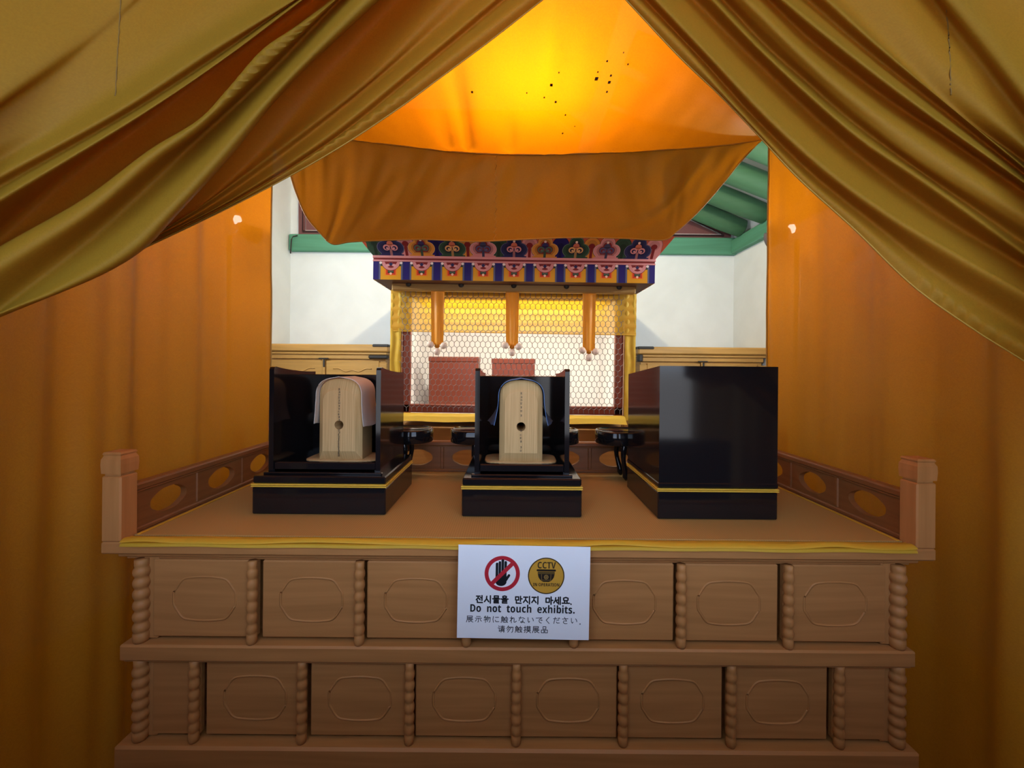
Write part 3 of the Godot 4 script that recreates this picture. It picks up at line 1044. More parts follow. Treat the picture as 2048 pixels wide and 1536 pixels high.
func cabinet() -> void:
	var t := thing("canopied_cabinet", "canopied cabinet with painted cornice, red frame and lit wire screen", "cabinet", Vector3(0.003, EYE, 0))
	t.rotation.z = -0.006
	var zr := -1.95
	var zfr := -2.20
	# roof
	put("painted_cornice", band(0.526, 0.612, zr, zr + 0.075, 0.672, 0.735, -2.95, 0.75), painted(cornice_print()), t)
	put("cornice_fillet", box(Vector3(1.346, 0.012, 0.99), 0.002), mat(PINK, 0.5), t, Vector3(0, 0.520, zr - 0.490))
	put("cornice_fillet", box(Vector3(1.340, 0.008, 0.98), 0.001), mat(RED, 0.5), t, Vector3(0, 0.510, zr - 0.490))
	put("cornice_fillet", box(Vector3(1.344, 0.008, 0.985), 0.001), mat(PINK, 0.5), t, Vector3(0, 0.502, zr - 0.490))
	put("painted_frieze", band(0.412, 0.498, zr, zr, 0.670, 0.670, -2.95, 0.670), painted(frieze_print()), t)
	put("roof_board", box(Vector3(1.40, 0.02, 1.0), 0.0), M.soffit, t, Vector3(0, 0.605, -2.45))
	put("soffit", box(Vector3(1.336, 0.012, 0.99), 0.0), M.soffit, t, Vector3(0, 0.419, -2.448))
	var beam := put("curtain_beam", box(Vector3(1.22, 0.05, 0.03), 0.006), M.board, t, Vector3(0, 0.404, -2.06))
	for i in 5:
		put("bolt", lathe([[0.0, 0.0], [0.009, 0.002], [0.014, 0.007], [0.012, 0.012], [0.005, 0.016], [0.0, 0.017]], 12), M.iron, beam, Vector3((i - 2) * 0.262, 0.006, 0.015)).rotation.x = PI / 2
	# frame
	for s in [-1, 1]:
		put("corner_post", box(Vector3(0.05, 1.42, 0.05), 0.004), M.cabinet, t, Vector3(s * 0.625, -0.32, zfr - 0.03))
		put("frame_stile", box(Vector3(0.044, 0.66, 0.03), 0.003), M.redwood, t, Vector3(s * 0.568, 0.08, zfr))
		put("side_wall", box(Vector3(0.02, 0.72, 0.62), 0.0), M.paper, t, Vector3(s * 0.615, 0.06, zfr - 0.36))
	put("frame_sill", box(Vector3(1.18, 0.045, 0.03), 0.004), M.redwood, t, Vector3(0, -0.222, zfr))
	put("frame_head", box(Vector3(1.18, 0.03, 0.03), 0.003), M.redwood, t, Vector3(0, 0.395, zfr))
	put("inner_back", box(Vector3(1.24, 0.70, 0.02), 0.0), M.paper, t, Vector3(0, 0.06, zfr - 0.66))
	put("inner_floor", box(Vector3(1.22, 0.02, 0.62), 0.0), M.paper, t, Vector3(0, -0.262, zfr - 0.34))
	put("base_cabinet", box(Vector3(1.30, 0.72, 0.66), 0.004), M.cabinet, t, Vector3(0, -0.685, zfr - 0.34))
	# yellow cloth along the bottom and sides
	var rows := []
	for r in 7:
		var row := []
		for c in 121:
			var s := c / 120.0
			var q := r / 6.0
			row.append(Vector3(lerpf(-0.60, 0.60, s), -0.245 - 0.04 * q + 0.002 * sin(s * 23.0) * q, zfr + 0.018 + 0.05 * q + 0.0015 * sin(s * 80.0 + q * 3.0)))
		rows.append(row)
	put("bottom_cloth", loft(rows), M.yellow, t)
	for s in [-1, 1]:
		rows = []
		for r in 60:
			var row := []
			var q := r / 59.0
			for c in 13:
				var f := c / 12.0
				var x := lerpf(0.595, 0.652, f)
				row.append(Vector3(s * x, lerpf(0.40, -0.27, q), zfr + 0.022 + 0.003 * sin(f * 9.0 + 0.6 * sin(q * 20.0)) + 0.0012 * sin(q * 90.0 + f * 4.0)))
			rows.append(row)
		put("side_cloth", loft(rows), M.yellow, t)
	# chicken wire over the frame
	var st := start()
	var cw := 0.0275
	var rh := 0.029
	for j in 23:
		for i in 43:
			var x := -0.585 + cw * (i + (0.5 if j % 2 else 0.0))
			var y := -0.235 + rh * j
			if x > 0.58:
				continue
			var a := Vector3(x, y, zfr + 0.034)
			var ww := 0.0014
			add_tube(st, [a, a + Vector3(0, rh * 0.66, 0)], ww * 1.25, 3)
			for s in [-1, 1]:
				add_tube(st, [a + Vector3(0, rh * 0.66, 0), a + Vector3(s * cw * 0.5, rh, 0)], ww, 3)
	put("wire_screen", done(st), M.wire, t).set_meta("kind", "stuff")
	# the lamp strip inside, under the roof
	var lamp := put("strip_lamp", box(Vector3(0.95, 0.012, 0.02), 0.003), M.bulb, t, Vector3(0, 0.405, zfr - 0.045))
	var al := AreaLight3D.new()
	al.name = "strip_light"
	al.area_size = Vector2(0.95, 0.03)
	al.light_color = Color(1.0, 0.97, 0.90)
	al.light_energy = 0.8
	al.area_range = 8.0
	al.shadow_enabled = true
	lamp.add_child(al)
	al.position = Vector3(0, -0.008, 0)
	al.rotation = Vector3(-PI / 2 + 0.3, 0, 0)

	# sheer valance in front of the screen
	var va := thing("sheer_valance", "sheer yellow cloth hanging across the top of the wire screen", "valance", Vector3(0.003, EYE, 0))
	va.rotation.z = -0.009
	rows = []
	for r in 24:
		var row := []
		var q := r / 23.0
		for c in 141:
			var s := c / 140.0
			row.append(Vector3(lerpf(-0.652, 0.652, s), lerpf(0.405, 0.185, q), -2.177 + 0.002 * sin(s * 40.0) * q + 0.002 * sin(q * 30.0 + s * 3.0)))
		rows.append(row)
	put("cloth", loft(rows), M.sheer, va)
	var hem := []
	for c in range(0, 141, 4):
		hem.append(rows[23][c])
	put("hem", tube(hem, 0.002, 5), M.yellow, va)

	# three hanging straps with white beads
	var where := [[877, 577, 690, "leftmost"], [1025, 578, 692, "middle"], [1177, 581, 702, "rightmost"]]
	for w in where:
		var a := at(w[0], w[1], 2.075)
		var b := at(w[0], w[2], 2.075)
		var len: float = a.y - b.y
		var o := thing("hanging_strap", "golden ribbon ending in three white beads, %s of the three" % w[3], "strap", Vector3(a.x, a.y, a.z + 0.02), "beaded ribbons under the canopy")
		rows = []
		for r in 16:
			var q := r / 15.0
			var row := []
			var hw := 0.034 - 0.004 * q
			for c in 13:
				var f := c / 12.0 * 2.0 - 1.0
				row.append(Vector3(f * hw, 0.03 - (len + 0.03) * q, 0.006 * cos(f * PI * 1.5) * (0.4 + q)))
			rows.append(row)
		put("ribbon", loft(rows), M.strap, o)
		put("knot", lathe([[0.0, -0.012], [0.010, -0.008], [0.013, 0.0], [0.010, 0.008], [0.0, 0.012]], 10), M.strap, o, Vector3(0, -len - 0.006, 0.004))
		var bead := lathe([[0.0, -0.019], [0.008, -0.018], [0.014, -0.012], [0.0175, 0.0], [0.015, 0.009], [0.009, 0.016], [0.0, 0.0185]], 16)
		for s in [[-0.034, 0.002, 0.9], [0.034, -0.004, -0.9], [0.0, -0.034, 0.0]]:
			var bd := put("bead", bead, M.bead, o, Vector3(s[0], -len + s[1], 0.008))
			bd.rotation.z = s[2]

	# red-brown boxes standing inside the cabinet
	for w in [[857, 958, 713, 2.48, "wide red-brown lacquer box at the left behind the wire screen"], [983, 1071, 717, 2.48, "narrower red-brown lacquer box at the centre behind the wire screen"]]:
		var a := at(w[0], w[2], w[3])
		var b := at(w[1], w[2], w[3])
		var bottom := EYE - 0.252
		var hh: float = a.y - bottom
		var o := thing("lacquer_box", w[4], "box", Vector3((a.x + b.x) * 0.5, bottom, -w[3] - 0.07), "boxes inside the cabinet")
		put("body", box(Vector3(b.x - a.x - 0.006, hh - 0.03, 0.14), 0.003), M.redwood, o, Vector3(0, (hh - 0.03) * 0.5, 0))
		put("lid", box(Vector3(b.x - a.x, 0.03, 0.146), 0.004), M.redwood, o, Vector3(0, hh - 0.015, 0))

# ------------------------------------------------------------------ chests by the back wall
func chest(x: float, side: String) -> void:
	var s := 1.0 if side == "left" else -1.0     # the inner end points to the cabinet
	var zf := -2.75
	var o := thing("chest", "yellow-brown wooden chest with black corner fittings, %s of the cabinet" % side, "chest", Vector3(x, 0, zf), "chests against the back wall")
	var h := EYE + 0.150
	var w := 0.88
	put("top", box(Vector3(w, 0.050, 0.42), 0.008), M.chest, o, Vector3(0, h - 0.025, -0.205))
	put("cornice", box(Vector3(w - 0.03, 0.018, 0.40), 0.004), M.chest, o, Vector3(0, h - 0.060, -0.210))
	put("frieze", box(Vector3(w - 0.05, 0.030, 0.38), 0.002), M.chest, o, Vector3(0, h - 0.083, -0.212))
	put("body", box(Vector3(w - 0.06, h - 0.10, 0.37), 0.0), M.chest, o, Vector3(0, (h - 0.10) * 0.5, -0.222))
	for k in [-1, 1]:
		var d := put("door", box(Vector3(0.36, 0.62, 0.018), 0.003), M.chest, o, Vector3(k * 0.192, h - 0.42, -0.030))
		var arc := []
		for i in 21:
			var f := i / 20.0 * 2.0 - 1.0
			arc.append(Vector3(f * 0.13, 0.262 - 0.022 * (1.0 - f * f) + 0.006 * cos(f * 9.0), 0.010))
		put("carved_moulding", tube(arc, 0.004, 5), M.chest, d)
		put("stile", box(Vector3(0.05, h - 0.12, 0.03), 0.003), M.chest, o, Vector3(k * 0.40, (h - 0.12) * 0.5, -0.026))
	var bar := put("centre_bar", box(Vector3(0.020, 0.60, 0.014), 0.003), M.chest, o, Vector3(0, h - 0.40, -0.018))
	put("lock_bar", box(Vector3(0.062, 0.008, 0.016), 0.002), M.iron, bar, Vector3(0, 0.304, 0.006))
	put("lock_plate", box(Vector3(0.012, 0.05, 0.008), 0.002), M.iron, bar, Vector3(0.004, 0.272, 0.008))
	put("corner_fitting", box(Vector3(0.11, 0.020, 0.43), 0.006), M.iron, o, Vector3(s * (w * 0.5 - 0.052), h - 0.008, -0.205))
	if side == "left":
		put("corner_fitting", box(Vector3(0.13, 0.026, 0.05), 0.008), M.iron, o, Vector3(s * (w * 0.5 - 0.072), h - 0.083, -0.026))
	else:
		put("corner_fitting", box(Vector3(0.03, 0.05, 0.05), 0.006), M.iron, o, Vector3(s * (w * 0.5 - 0.02), h - 0.075, -0.026))

# ------------------------------------------------------------------ black stands behind the boxes
func stands() -> void:
	var labels := ["low black lacquer stand with rounded ends behind the left tablet box", "low black lacquer stand with rounded ends behind the middle tablet box", "low black lacquer stand with rounded ends behind the right covered box"]
	var xs := [-0.512, 0.012, 0.532]
	var y := TOP + 0.005
	for k in 3:
		var o := thing("lacquer_stand", labels[k], "stand", Vector3(xs[k], y, -1.475), "black lacquer stands at the rear of the altar")
		var ring := func(inset: float, yy: float) -> Array:
			var out := []
			for i in 64:
				var a := TAU * i / 64.0
				var r := 0.078 - inset
				var cx := 0.152 if cos(a) > 0.0 else -0.152
				out.append(Vector3(cx + cos(a) * r, yy, sin(a) * r))
			return out
		var rows := [ring.call(0.077, 0.130), ring.call(0.003, 0.130), ring.call(0.0, 0.133), ring.call(0.0, 0.172), ring.call(0.003, 0.176), ring.call(0.008, 0.177), ring.call(0.010, 0.174), ring.call(0.077, 0.174)]
		put("top", loft(rows, true), M.black, o)
		for sx in [-1, 1]:
			for sz in [-1, 1]:
				var pts := []
				var rad := []
				for i in 12:
					var q := i / 11.0
					pts.append(Vector3(sx * (0.135 + 0.007 * sin(q * PI * 1.5)), 0.134 - 0.130 * q, sz * (0.042 + 0.006 * sin(q * PI * 1.5))))
					rad.append(0.014 - 0.006 * sin(PI * q) if i < 11 else 0.004)
				put("leg", tube(pts, rad, 10), M.black, o)

# ------------------------------------------------------------------ tablet boxes
func tablet_boxes() -> void:
	var y := TOP + 0.005
	var z0 := -1.086
	var d := 0.29
	open_box("open black lacquer tablet box holding a tablet draped in white cloth", Vector3(-0.512, y, z0 - 0.006), 0.356, 0.306, d)
	open_box("open black lacquer tablet box holding a tablet draped in blue cloth", Vector3(0.029, y, z0), 0.318, 0.258, d)
	tablet("white", "pale wooden tablet with a round hole, draped in white cloth", Vector3(-0.512 + 0.004, y + 0.113, z0 - 0.121), M.white_cloth)
	tablet("blue", "pale wooden tablet with a round hole, draped in blue cloth", Vector3(0.029 - 0.001, y + 0.113, z0 - 0.115), M.blue_cloth)
	var o := thing("covered_tablet_box", "tall black lacquer tablet box closed with its cover", "box", Vector3(0.5455, y, z0 + 0.006))
	plinth(o, 0.316, d)
	var w := 0.156
	var h0 := 0.083
	var b := 0.002
	put("cover", hexa([Vector3(-w, h0, -d), Vector3(w, h0, -d), Vector3(-w, 0.378, -d), Vector3(w, 0.378, -d), Vector3(-w, h0, 0), Vector3(w, h0, 0), Vector3(-w, 0.404, 0), Vector3(w, 0.404, 0)]), M.black, o)
	put("cover_foot", box(Vector3(w * 2 + 0.004, 0.012, d + 0.004), 0.002), M.black, o, Vector3(0, h0 + 0.007, -d * 0.5))

func plinth(o: Node3D, w: float, d: float) -> void:
	put("base", box(Vector3(w, 0.072, d), 0.003), M.black, o, Vector3(0, 0.036, -d * 0.5))
	put("yellow_cord", box(Vector3(w + 0.005, 0.0035, d + 0.005), 0.001), M.cord, o, Vector3(0, 0.0745, -d * 0.5))
	put("yellow_cord", box(Vector3(w + 0.005, 0.0035, d + 0.005), 0.001), M.cord, o, Vector3(0, 0.0795, -d * 0.5))

func open_box(label: String, pos: Vector3, w: float, cw: float, d: float) -> void:
	var o := thing("tablet_box", label, "box", pos, "open tablet boxes on the altar")
	plinth(o, w, d)
	put("plinth_step", box(Vector3(w - 0.002, 0.020, d - 0.002), 0.003), M.black, o, Vector3(0, 0.0915, -d * 0.5))
	var zf := -0.032
	var zb := -d + 0.02
	var hw := cw * 0.5
	var th := 0.013
	put("front_lip", box(Vector3(cw - th * 2, 0.030, 0.014), 0.003), M.black, o, Vector3(0, 0.1165, zf - 0.009))
	put("floor_board", box(Vector3(cw - 0.01, 0.011, zf - zb - 0.004), 0.0), M.black, o, Vector3(0, 0.107, (zf + zb) * 0.5))
	put("foot_moulding", box(Vector3(cw + 0.016, 0.006, 0.012), 0.002), M.black, o, Vector3(0, 0.104, zf + 0.006))
	put("back_panel", box(Vector3(cw - 0.004, 0.268, 0.012), 0.002), M.black, o, Vector3(0, 0.235, zb + 0.007))
	for s in [-1, 1]:
		# side panel, its top edge sweeping down from a raised front ear
		var poly := [Vector2(zf, 0.101), Vector2(zf, 0.386), Vector2(zf - 0.004, 0.392), Vector2(zf - 0.012, 0.3935)]
		for i in 9:
			var q := i / 8.0
			poly.append(Vector2(lerpf(zf - 0.020, zb, q), 0.378 + 0.014 * pow(1.0 - q, 2.2)))
		poly.append(Vector2(zb, 0.101))
		var pm := prism(poly, -th * 0.5, th * 0.5)
		var sp := put("side_panel", pm, M.black, o, Vector3(s * (hw - th * 0.5), 0, 0))
		sp.rotation.y = -PI / 2

func tablet_print() -> ImageTexture:
	var im := Image.create(256, 512, false, Image.FORMAT_RGB8)
	var n := FastNoiseLite.new()
	n.seed = 31
	n.frequency = 0.11
	for j in 512:
		for i in 256:
			var v := n.get_noise_2d(i * 1.0, j * 0.012) * 0.07 + n.get_noise_2d(i * 3.1 + 70, j * 0.03) * 0.05
			im.set_pixel(i, j, Color(0.80 + v, 0.66 + v, 0.45 + v))
	return ImageTexture.create_from_image(im)

func tablet_ink(kind: String) -> ArrayMesh:
	# the brush-written column as short strokes a hair above the wood
	var st := start()
	var r := RandomNumberGenerator.new()
	r.seed = 7
	var ys := [0.208, 0.197, 0.188, 0.178, 0.167, 0.156, 0.143, 0.098, 0.086, 0.077, 0.067, 0.050, 0.040]
	if kind == "white":
		ys = []
		for i in 12:
			ys.append(0.215 - i * 0.0082)
		for i in 12:
			ys.append(0.095 - i * 0.0068)
	for y in ys:
		var size := 0.0042
		for k in 5:
			var a := Vector3(r.randf_range(-1, 1) * size * 0.6, y + r.randf_range(-1, 1) * size * 0.6, 0)
			if k < 3:
				add_box(st, Vector3(0, y + (k - 1) * size * 0.62, 0), Vector3(size * r.randf_range(0.7, 1.4), 0.0008, 0.0003))
			else:
				add_box(st, Vector3(a.x, y, 0), Vector3(0.0008, size * r.randf_range(0.8, 1.6), 0.0003))
	return done(st)

func tablet(kind: String, label: String, pos: Vector3, cloth: Material) -> void:
	var o := thing("spirit_tablet", label, "tablet", pos, "tablets in the open boxes")
	var hw := 0.064
	var h := 0.246
	var top := 0.056
	# outline of the front, round shouldered
	var outline := []
	var seg := 20
	for i in 6:
		outline.append(Vector2(lerpf(-hw, hw, i / 5.0), 0.006))
	for i in 9:
		outline.append(Vector2(hw, lerpf(0.02, h - top, i / 8.0)))
	for i in range(1, seg):
		var a := PI * i / seg
		outline.append(Vector2(signf(cos(a)) * pow(absf(cos(a)), 0.75) * hw, h - top + pow(sin(a), 0.72) * top))
	for i in 9:
		outline.append(Vector2(-hw, lerpf(h - top, 0.02, i / 8.0)))
	var hole := []
	var hc := Vector2(0, 0.110)
	for p in outline:
		hole.append(hc + (p - hc).normalized() * 0.0132)
	var wood := painted(tablet_print())
	wood.roughness = 0.6
	put("body", pierced(outline, hole, 0.0, -0.115, 0.016), wood, o)
	put("inscription", tablet_ink(kind), M.iron, o, Vector3(0, 0, 0.0002))
	# the dark plug well behind the opening
	var plate := []
	for yy in [0.0, 0.001, 0.005, 0.006]:
		var row := []
		for i in 48:
			var a := TAU * i / 48.0
			var sc := 1.0 if yy > 0.0 and yy < 0.006 else 0.97
			row.append(Vector3(signf(cos(a)) * pow(absf(cos(a)), 0.4) * 0.108 * sc, yy, -0.062 + signf(sin(a)) * pow(absf(sin(a)), 0.4) * 0.062 * sc))
		plate.append(row)
	var cap := []
	for i in 48:
		cap.append(Vector3(0, 0.006, -0.062))
	plate.append(cap)
	put("foot_plate", loft(plate, true), wood, o)
	# cloth thrown over the top, hanging down both sides
	var prof := []
	var side_low := 0.112
	var flare := 0.007 if kind == "white" else 0.012
	for i in 14:
		var q := i / 13.0
		prof.append(Vector2(-hw - 0.003 - flare * pow(1.0 - q, 1.5) * (0.6 if kind == "white" else 1.0), lerpf(side_low, h - top, q)))
	for i in range(1, 28):
		var a := PI - PI * i / 28.0
		prof.append(Vector2(signf(cos(a)) * pow(absf(cos(a)), 0.75) * (hw + 0.003), h - top + pow(sin(a), 0.72) * (top + 0.003) + 0.003 * exp(-pow(cos(a) / 0.09, 2.0))))
	for i in 14:
		var q := i / 13.0
		prof.append(Vector2(hw + 0.003 + flare * pow(q, 1.5), lerpf(h - top, side_low - (0.008 if kind == "white" else 0.0), q)))
	var rows := []
	for r in 15:
		var z := 0.003 - 0.121 * r / 14.0
		var row := []
		for i in prof.size():
			var p: Vector2 = prof[i]
			var drop := clampf((h - top - p.y) / 0.08, 0.0, 1.0)
			var wide := signf(p.x) * drop * drop * (r / 14.0) * (0.012 if kind == "white" else 0.028)
			row.append(Vector3(p.x + wide + 0.001 * sin(r * 0.9) * drop, p.y + (0.002 * sin(r * 0.6 + 1.0) if i == 0 or i == prof.size() - 1 else 0.0), z + 0.002 * drop))
		rows.append(row)
	var c := put("draped_cloth", loft(rows), cloth, o)
	c.set_meta("label", "%s cloth draped over the top" % kind)
	var rim := []
	for i in prof.size():
		rim.append(rows[0][i])
	put("hem", tube(rim, 0.0011, 5), cloth, c)

# ------------------------------------------------------------------ the printed sign
func glyphs() -> Dictionary:
	return {
		"jeon": [[12, 12, 58, 12], [36, 12, 30, 36, 10, 58], [34, 32, 58, 58], [62, 32, 82, 32], [82, 5, 82, 66], [24, 66, 24, 92, 88, 92]],
		"si": [[36, 12, 32, 48, 8, 80], [36, 44, 62, 80], [82, 5, 82, 98]],
		"mul": [[26, 6, 76, 6, 76, 30, 26, 30, 26, 6], [6, 42, 94, 42], [50, 42, 50, 56], [24, 60, 76, 60, 76, 76, 24, 76, 24, 93, 80, 93]],
		"eul": [[50, 4, 72, 10, 72, 24, 50, 31, 28, 24, 28, 10, 50, 4], [6, 43, 94, 43], [24, 56, 76, 56, 76, 74, 24, 74, 24, 93, 80, 93]],
		"man": [[14, 12, 52, 12, 52, 52, 14, 52, 14, 12], [76, 5, 76, 68], [76, 36, 96, 36], [24, 68, 24, 92, 84, 92]],
		"ji": [[10, 14, 62, 14], [38, 14, 32, 48, 8, 80], [34, 46, 62, 80], [84, 5, 84, 98]],
		"ma": [[12, 22, 54, 22, 54, 74, 12, 74, 12, 22], [76, 5, 76, 98], [76, 48, 98, 48]],
		"se": [[28, 14, 24, 48, 4, 80], [28, 44, 48, 78], [44, 44, 62, 44], [64, 8, 64, 94], [86, 5, 86, 98]],
		"yo": [[50, 8, 78, 18, 78, 42, 50, 52, 22, 42, 22, 18, 50, 8], [34, 54, 34, 80], [66, 54, 66, 80], [4, 82, 96, 82]],
		"dot": [[8, 90, 12, 94]],
		"jdot": [[10, 94, 16, 90, 20, 94, 14, 98, 10, 94]],
		"zhan": [[16, 8, 86, 8, 86, 26, 16, 26], [16, 8, 16, 60, 4, 94], [24, 42, 90, 42], [42, 30, 42, 56], [66, 30, 66, 56], [18, 57, 96, 57], [38, 57, 38, 92, 54, 84], [50, 58, 66, 80, 96, 94], [84, 62, 66, 74]],
		"shi": [[22, 14, 78, 14], [6, 38, 94, 38], [50, 38, 50, 88, 42, 92], [28, 52, 8, 82], [72, 52, 92, 80]],
		"wu": [[18, 12, 8, 36], [12, 28, 44, 28], [27, 4, 27, 96], [4, 62, 44, 50], [56, 4, 42, 42], [50, 24, 94, 24, 90, 84, 78, 92], [66, 24, 42, 64], [82, 24, 50, 84]],
		"ni": [[16, 10, 10, 50, 18, 92], [44, 22, 90, 20], [42, 62, 52, 82, 94, 80]],
		"chu": [[22, 4, 6, 28], [16, 16, 38, 16, 30, 28], [10, 30, 44, 30, 44, 88, 38, 90], [10, 30, 10, 70, 4, 94], [10, 48, 44, 48], [10, 66, 44, 66], [27, 30, 27, 84], [54, 26, 94, 26, 94, 60, 54, 60, 54, 26], [74, 6, 74, 86], [50, 90, 92, 84], [86, 74, 96, 92]],
		"re": [[26, 4, 26, 96], [6, 28, 40, 26, 6, 74], [26, 48, 48, 26, 62, 26, 64, 50, 62, 82, 76, 86, 96, 70]],
		"na": [[8, 24, 52, 22], [32, 6, 10, 62], [62, 18, 90, 34], [64, 44, 64, 82, 44, 92, 34, 80, 46, 70, 70, 78, 90, 92]],
		"i": [[14, 16, 16, 66, 28, 84, 38, 68], [74, 22, 88, 44, 90, 62]],
		"de": [[6, 22, 88, 16, 54, 38, 48, 66, 62, 86, 82, 90], [70, 46, 78, 58], [84, 42, 92, 54]],
		"ku": [[66, 6, 26, 48, 68, 94]],
		"da": [[6, 26, 54, 22], [32, 6, 12, 92], [50, 46, 82, 44], [48, 70, 58, 86, 90, 84], [72, 16, 80, 28], [86, 12, 94, 24]],
		"sa": [[10, 28, 88, 22], [38, 4, 70, 56], [70, 56, 30, 54], [26, 62, 24, 78, 44, 92, 76, 90]],
		"qing": [[12, 8, 24, 20], [4, 36, 22, 36, 22, 84, 36, 72], [40, 14, 94, 14], [44, 28, 90, 28], [36, 42, 98, 42], [66, 4, 66, 42], [46, 54, 46, 96], [46, 54, 88, 54, 88, 90, 80, 94], [46, 66, 88, 66], [46, 78, 88, 78]],
		"wuu": [[30, 4, 6, 44], [24, 22, 92, 22, 86, 84, 74, 94], [48, 22, 12, 66], [70, 22, 20, 92]],
		"mo": [[4, 26, 36, 26], [20, 4, 20, 86, 10, 92], [4, 64, 36, 50], [40, 14, 98, 14], [56, 4, 56, 24], [80, 4, 80, 24], [48, 28, 90, 28, 90, 56, 48, 56, 48, 28], [48, 42, 90, 42], [38, 68, 98, 68], [68, 56, 64, 76, 38, 96], [70, 70, 98, 96]],
		"pin": [[30, 8, 70, 8, 70, 40, 30, 40, 30, 8], [8, 54, 44, 54, 44, 92, 8, 92, 8, 54], [56, 54, 92, 54, 92, 92, 56, 92, 56, 54]],
	}

func sign_print() -> ImageTexture:
	var w := 1056
	var h := 748
	var im := Image.create(w, h, false, Image.FORMAT_RGB8)
	im.fill(Color(0.96, 0.97, 0.99))
	var ink := Color(0.07, 0.08, 0.10)
	var red := Color(0.74, 0.14, 0.20)
	# no touching: hand in a barred ring
	var c := Vector2(354, 226)
	disc(im, c.x, c.y, 141, 141, red)
	disc(im, c.x, c.y, 110, 110, Color(0.95, 0.95, 0.97))
	for f in [[312, 150, 312, 250, 22], [334, 138, 334, 250, 22], [357, 122, 357, 250, 22], [380, 136, 378, 250, 21], [408, 240, 372, 296, 20]]:
		stroke(im, Vector2(f[0], f[1]), Vector2(f[2], f[3]), f[4], ink)
	rect(im, 301, 236, 88, 64, ink)
	disc(im, 345, 292, 44, 34, ink)
	for x in [323, 345.5, 368.5]:
		stroke(im, Vector2(x, 130), Vector2(x, 232), 3.0, Color(0.9, 0.9, 0.92))
	stroke(im, c + Vector2(84, -84), c + Vector2(-84, 84), 32, red)
	# camera notice: gold disc
	c = Vector2(706, 238)
	disc(im, c.x, c.y, 146, 146, Color(0.30, 0.22, 0.05))
	disc(im, c.x, c.y, 137, 137, Color(0.80, 0.60, 0.20))
	stroke(im, c + Vector2(-70, -44), c + Vector2(70, -44), 15, Color(0.10, 0.08, 0.05))
	rect(im, c.x - 68, c.y - 34, 136, 22, Color(0.36, 0.28, 0.12))
	for j in 62:
		var y := j / 62.0
		var half := 66.0 * sqrt(1.0 - y * y * 0.92)
		rect(im, c.x - half, c.y - 14 + j, half * 2, 1, Color(0.13, 0.10, 0.06))
	var pale := Color(0.62, 0.50, 0.26)
	stroke(im, c + Vector2(-38, -12), c + Vector2(-36, 34), 3, pale)
	stroke(im, c + Vector2(38, -12), c + Vector2(36, 34), 3, pale)
	stroke(im, c + Vector2(-36, 34), c + Vector2(36, 34), 3, pale)
	disc(im, c.x, c.y + 10, 18, 18, pale)
	disc(im, c.x, c.y + 10, 12, 12, Color(0.30, 0.24, 0.12))
	disc(im, c.x, c.y + 10, 6, 6, pale)
	# lines of writing
	var g := glyphs()
	var x := 144.0
	for k in ["jeon", "si", "mul", "eul", "", "man", "ji", "ji", "", "ma", "se", "yo", "dot"]:
		if k == "":
			x += 44
			continue
		strokes(im, g[k], Vector2(x, 403), 63, 10.5, ink)
		x += 67
	x = 72.0
	for k in ["zhan", "shi", "wu", "ni", "chu", "re", "na", "i", "de", "ku", "da", "sa", "i", "jdot"]:
		strokes(im, g[k], Vector2(x, 566), 57, 5.0, Color(0.16, 0.17, 0.20))
		x += 69.5
	x = 326.0
	for k in ["qing", "wuu", "chu", "mo", "zhan", "pin"]:
		strokes(im, g[k], Vector2(x, 642), 58, 5.2, Color(0.16, 0.17, 0.20))
		x += 69.0
	return ImageTexture.create_from_image(im)

func sign_sheet() -> void:
	# a landscape sheet hung on the altar front, leaning forward very slightly at its foot
	var a := at(917, 1089, 0.908)
	var b := at(1181, 1094, 0.908)
	var w := a.distance_to(b)
	var h := w / 1.412
	var o := thing("notice", "white printed notice in four languages fixed to the altar front", "sign", (a + b) * 0.5)
	o.rotation = Vector3(0.0, 0, -0.010)
	var m := painted(sign_print())
	m.roughness = 0.7
	var rows := []
	for r in 9:
		var row := []
		for c in 13:
			var s := c / 12.0
			var q := r / 8.0
			row.append(Vector3((s - 0.5) * w, -q * h, -0.001 * q * q))
		rows.append(row)
	put("sheet", loft(rows), m, o)
	var font := SystemFont.new()
	font.font_names = PackedStringArray(["Droid Sans"])
	font.font_weight = 700
	var u := w / 1056.0
	var dark := mat(Color(0.07, 0.08, 0.10), 0.7)
	var brown := mat(Color(0.20, 0.14, 0.04), 0.7)
	for l in [["Do  not  touch  exhibits.", 104.0, 536.0, 835.0, 66.0, dark], ["CCTV", 636.0, 178.0, 146.0, 52.0, brown], ["IN OPERATION", 602.0, 320.0, 210.0, 25.0, brown]]:
		var t := TextMesh.new()
		t.font = font
		t.font_size = 64
		t.text = l[0]
		t.depth = 0.0002
		t.pixel_size = 0.001
		t.horizontal_alignment = HORIZONTAL_ALIGNMENT_LEFT
		t.vertical_alignment = VERTICAL_ALIGNMENT_BOTTOM
		var bb := t.get_aabb()
		var lt := put("lettering", t, l[5], o)
		lt.scale = Vector3(l[3] * u / bb.size.x, l[4] * u / (bb.size.y), 1.0)
		lt.position = Vector3(l[1] * u - w * 0.5 - bb.position.x * lt.scale.x, -l[2] * u - bb.position.y * lt.scale.y, 0.0004)

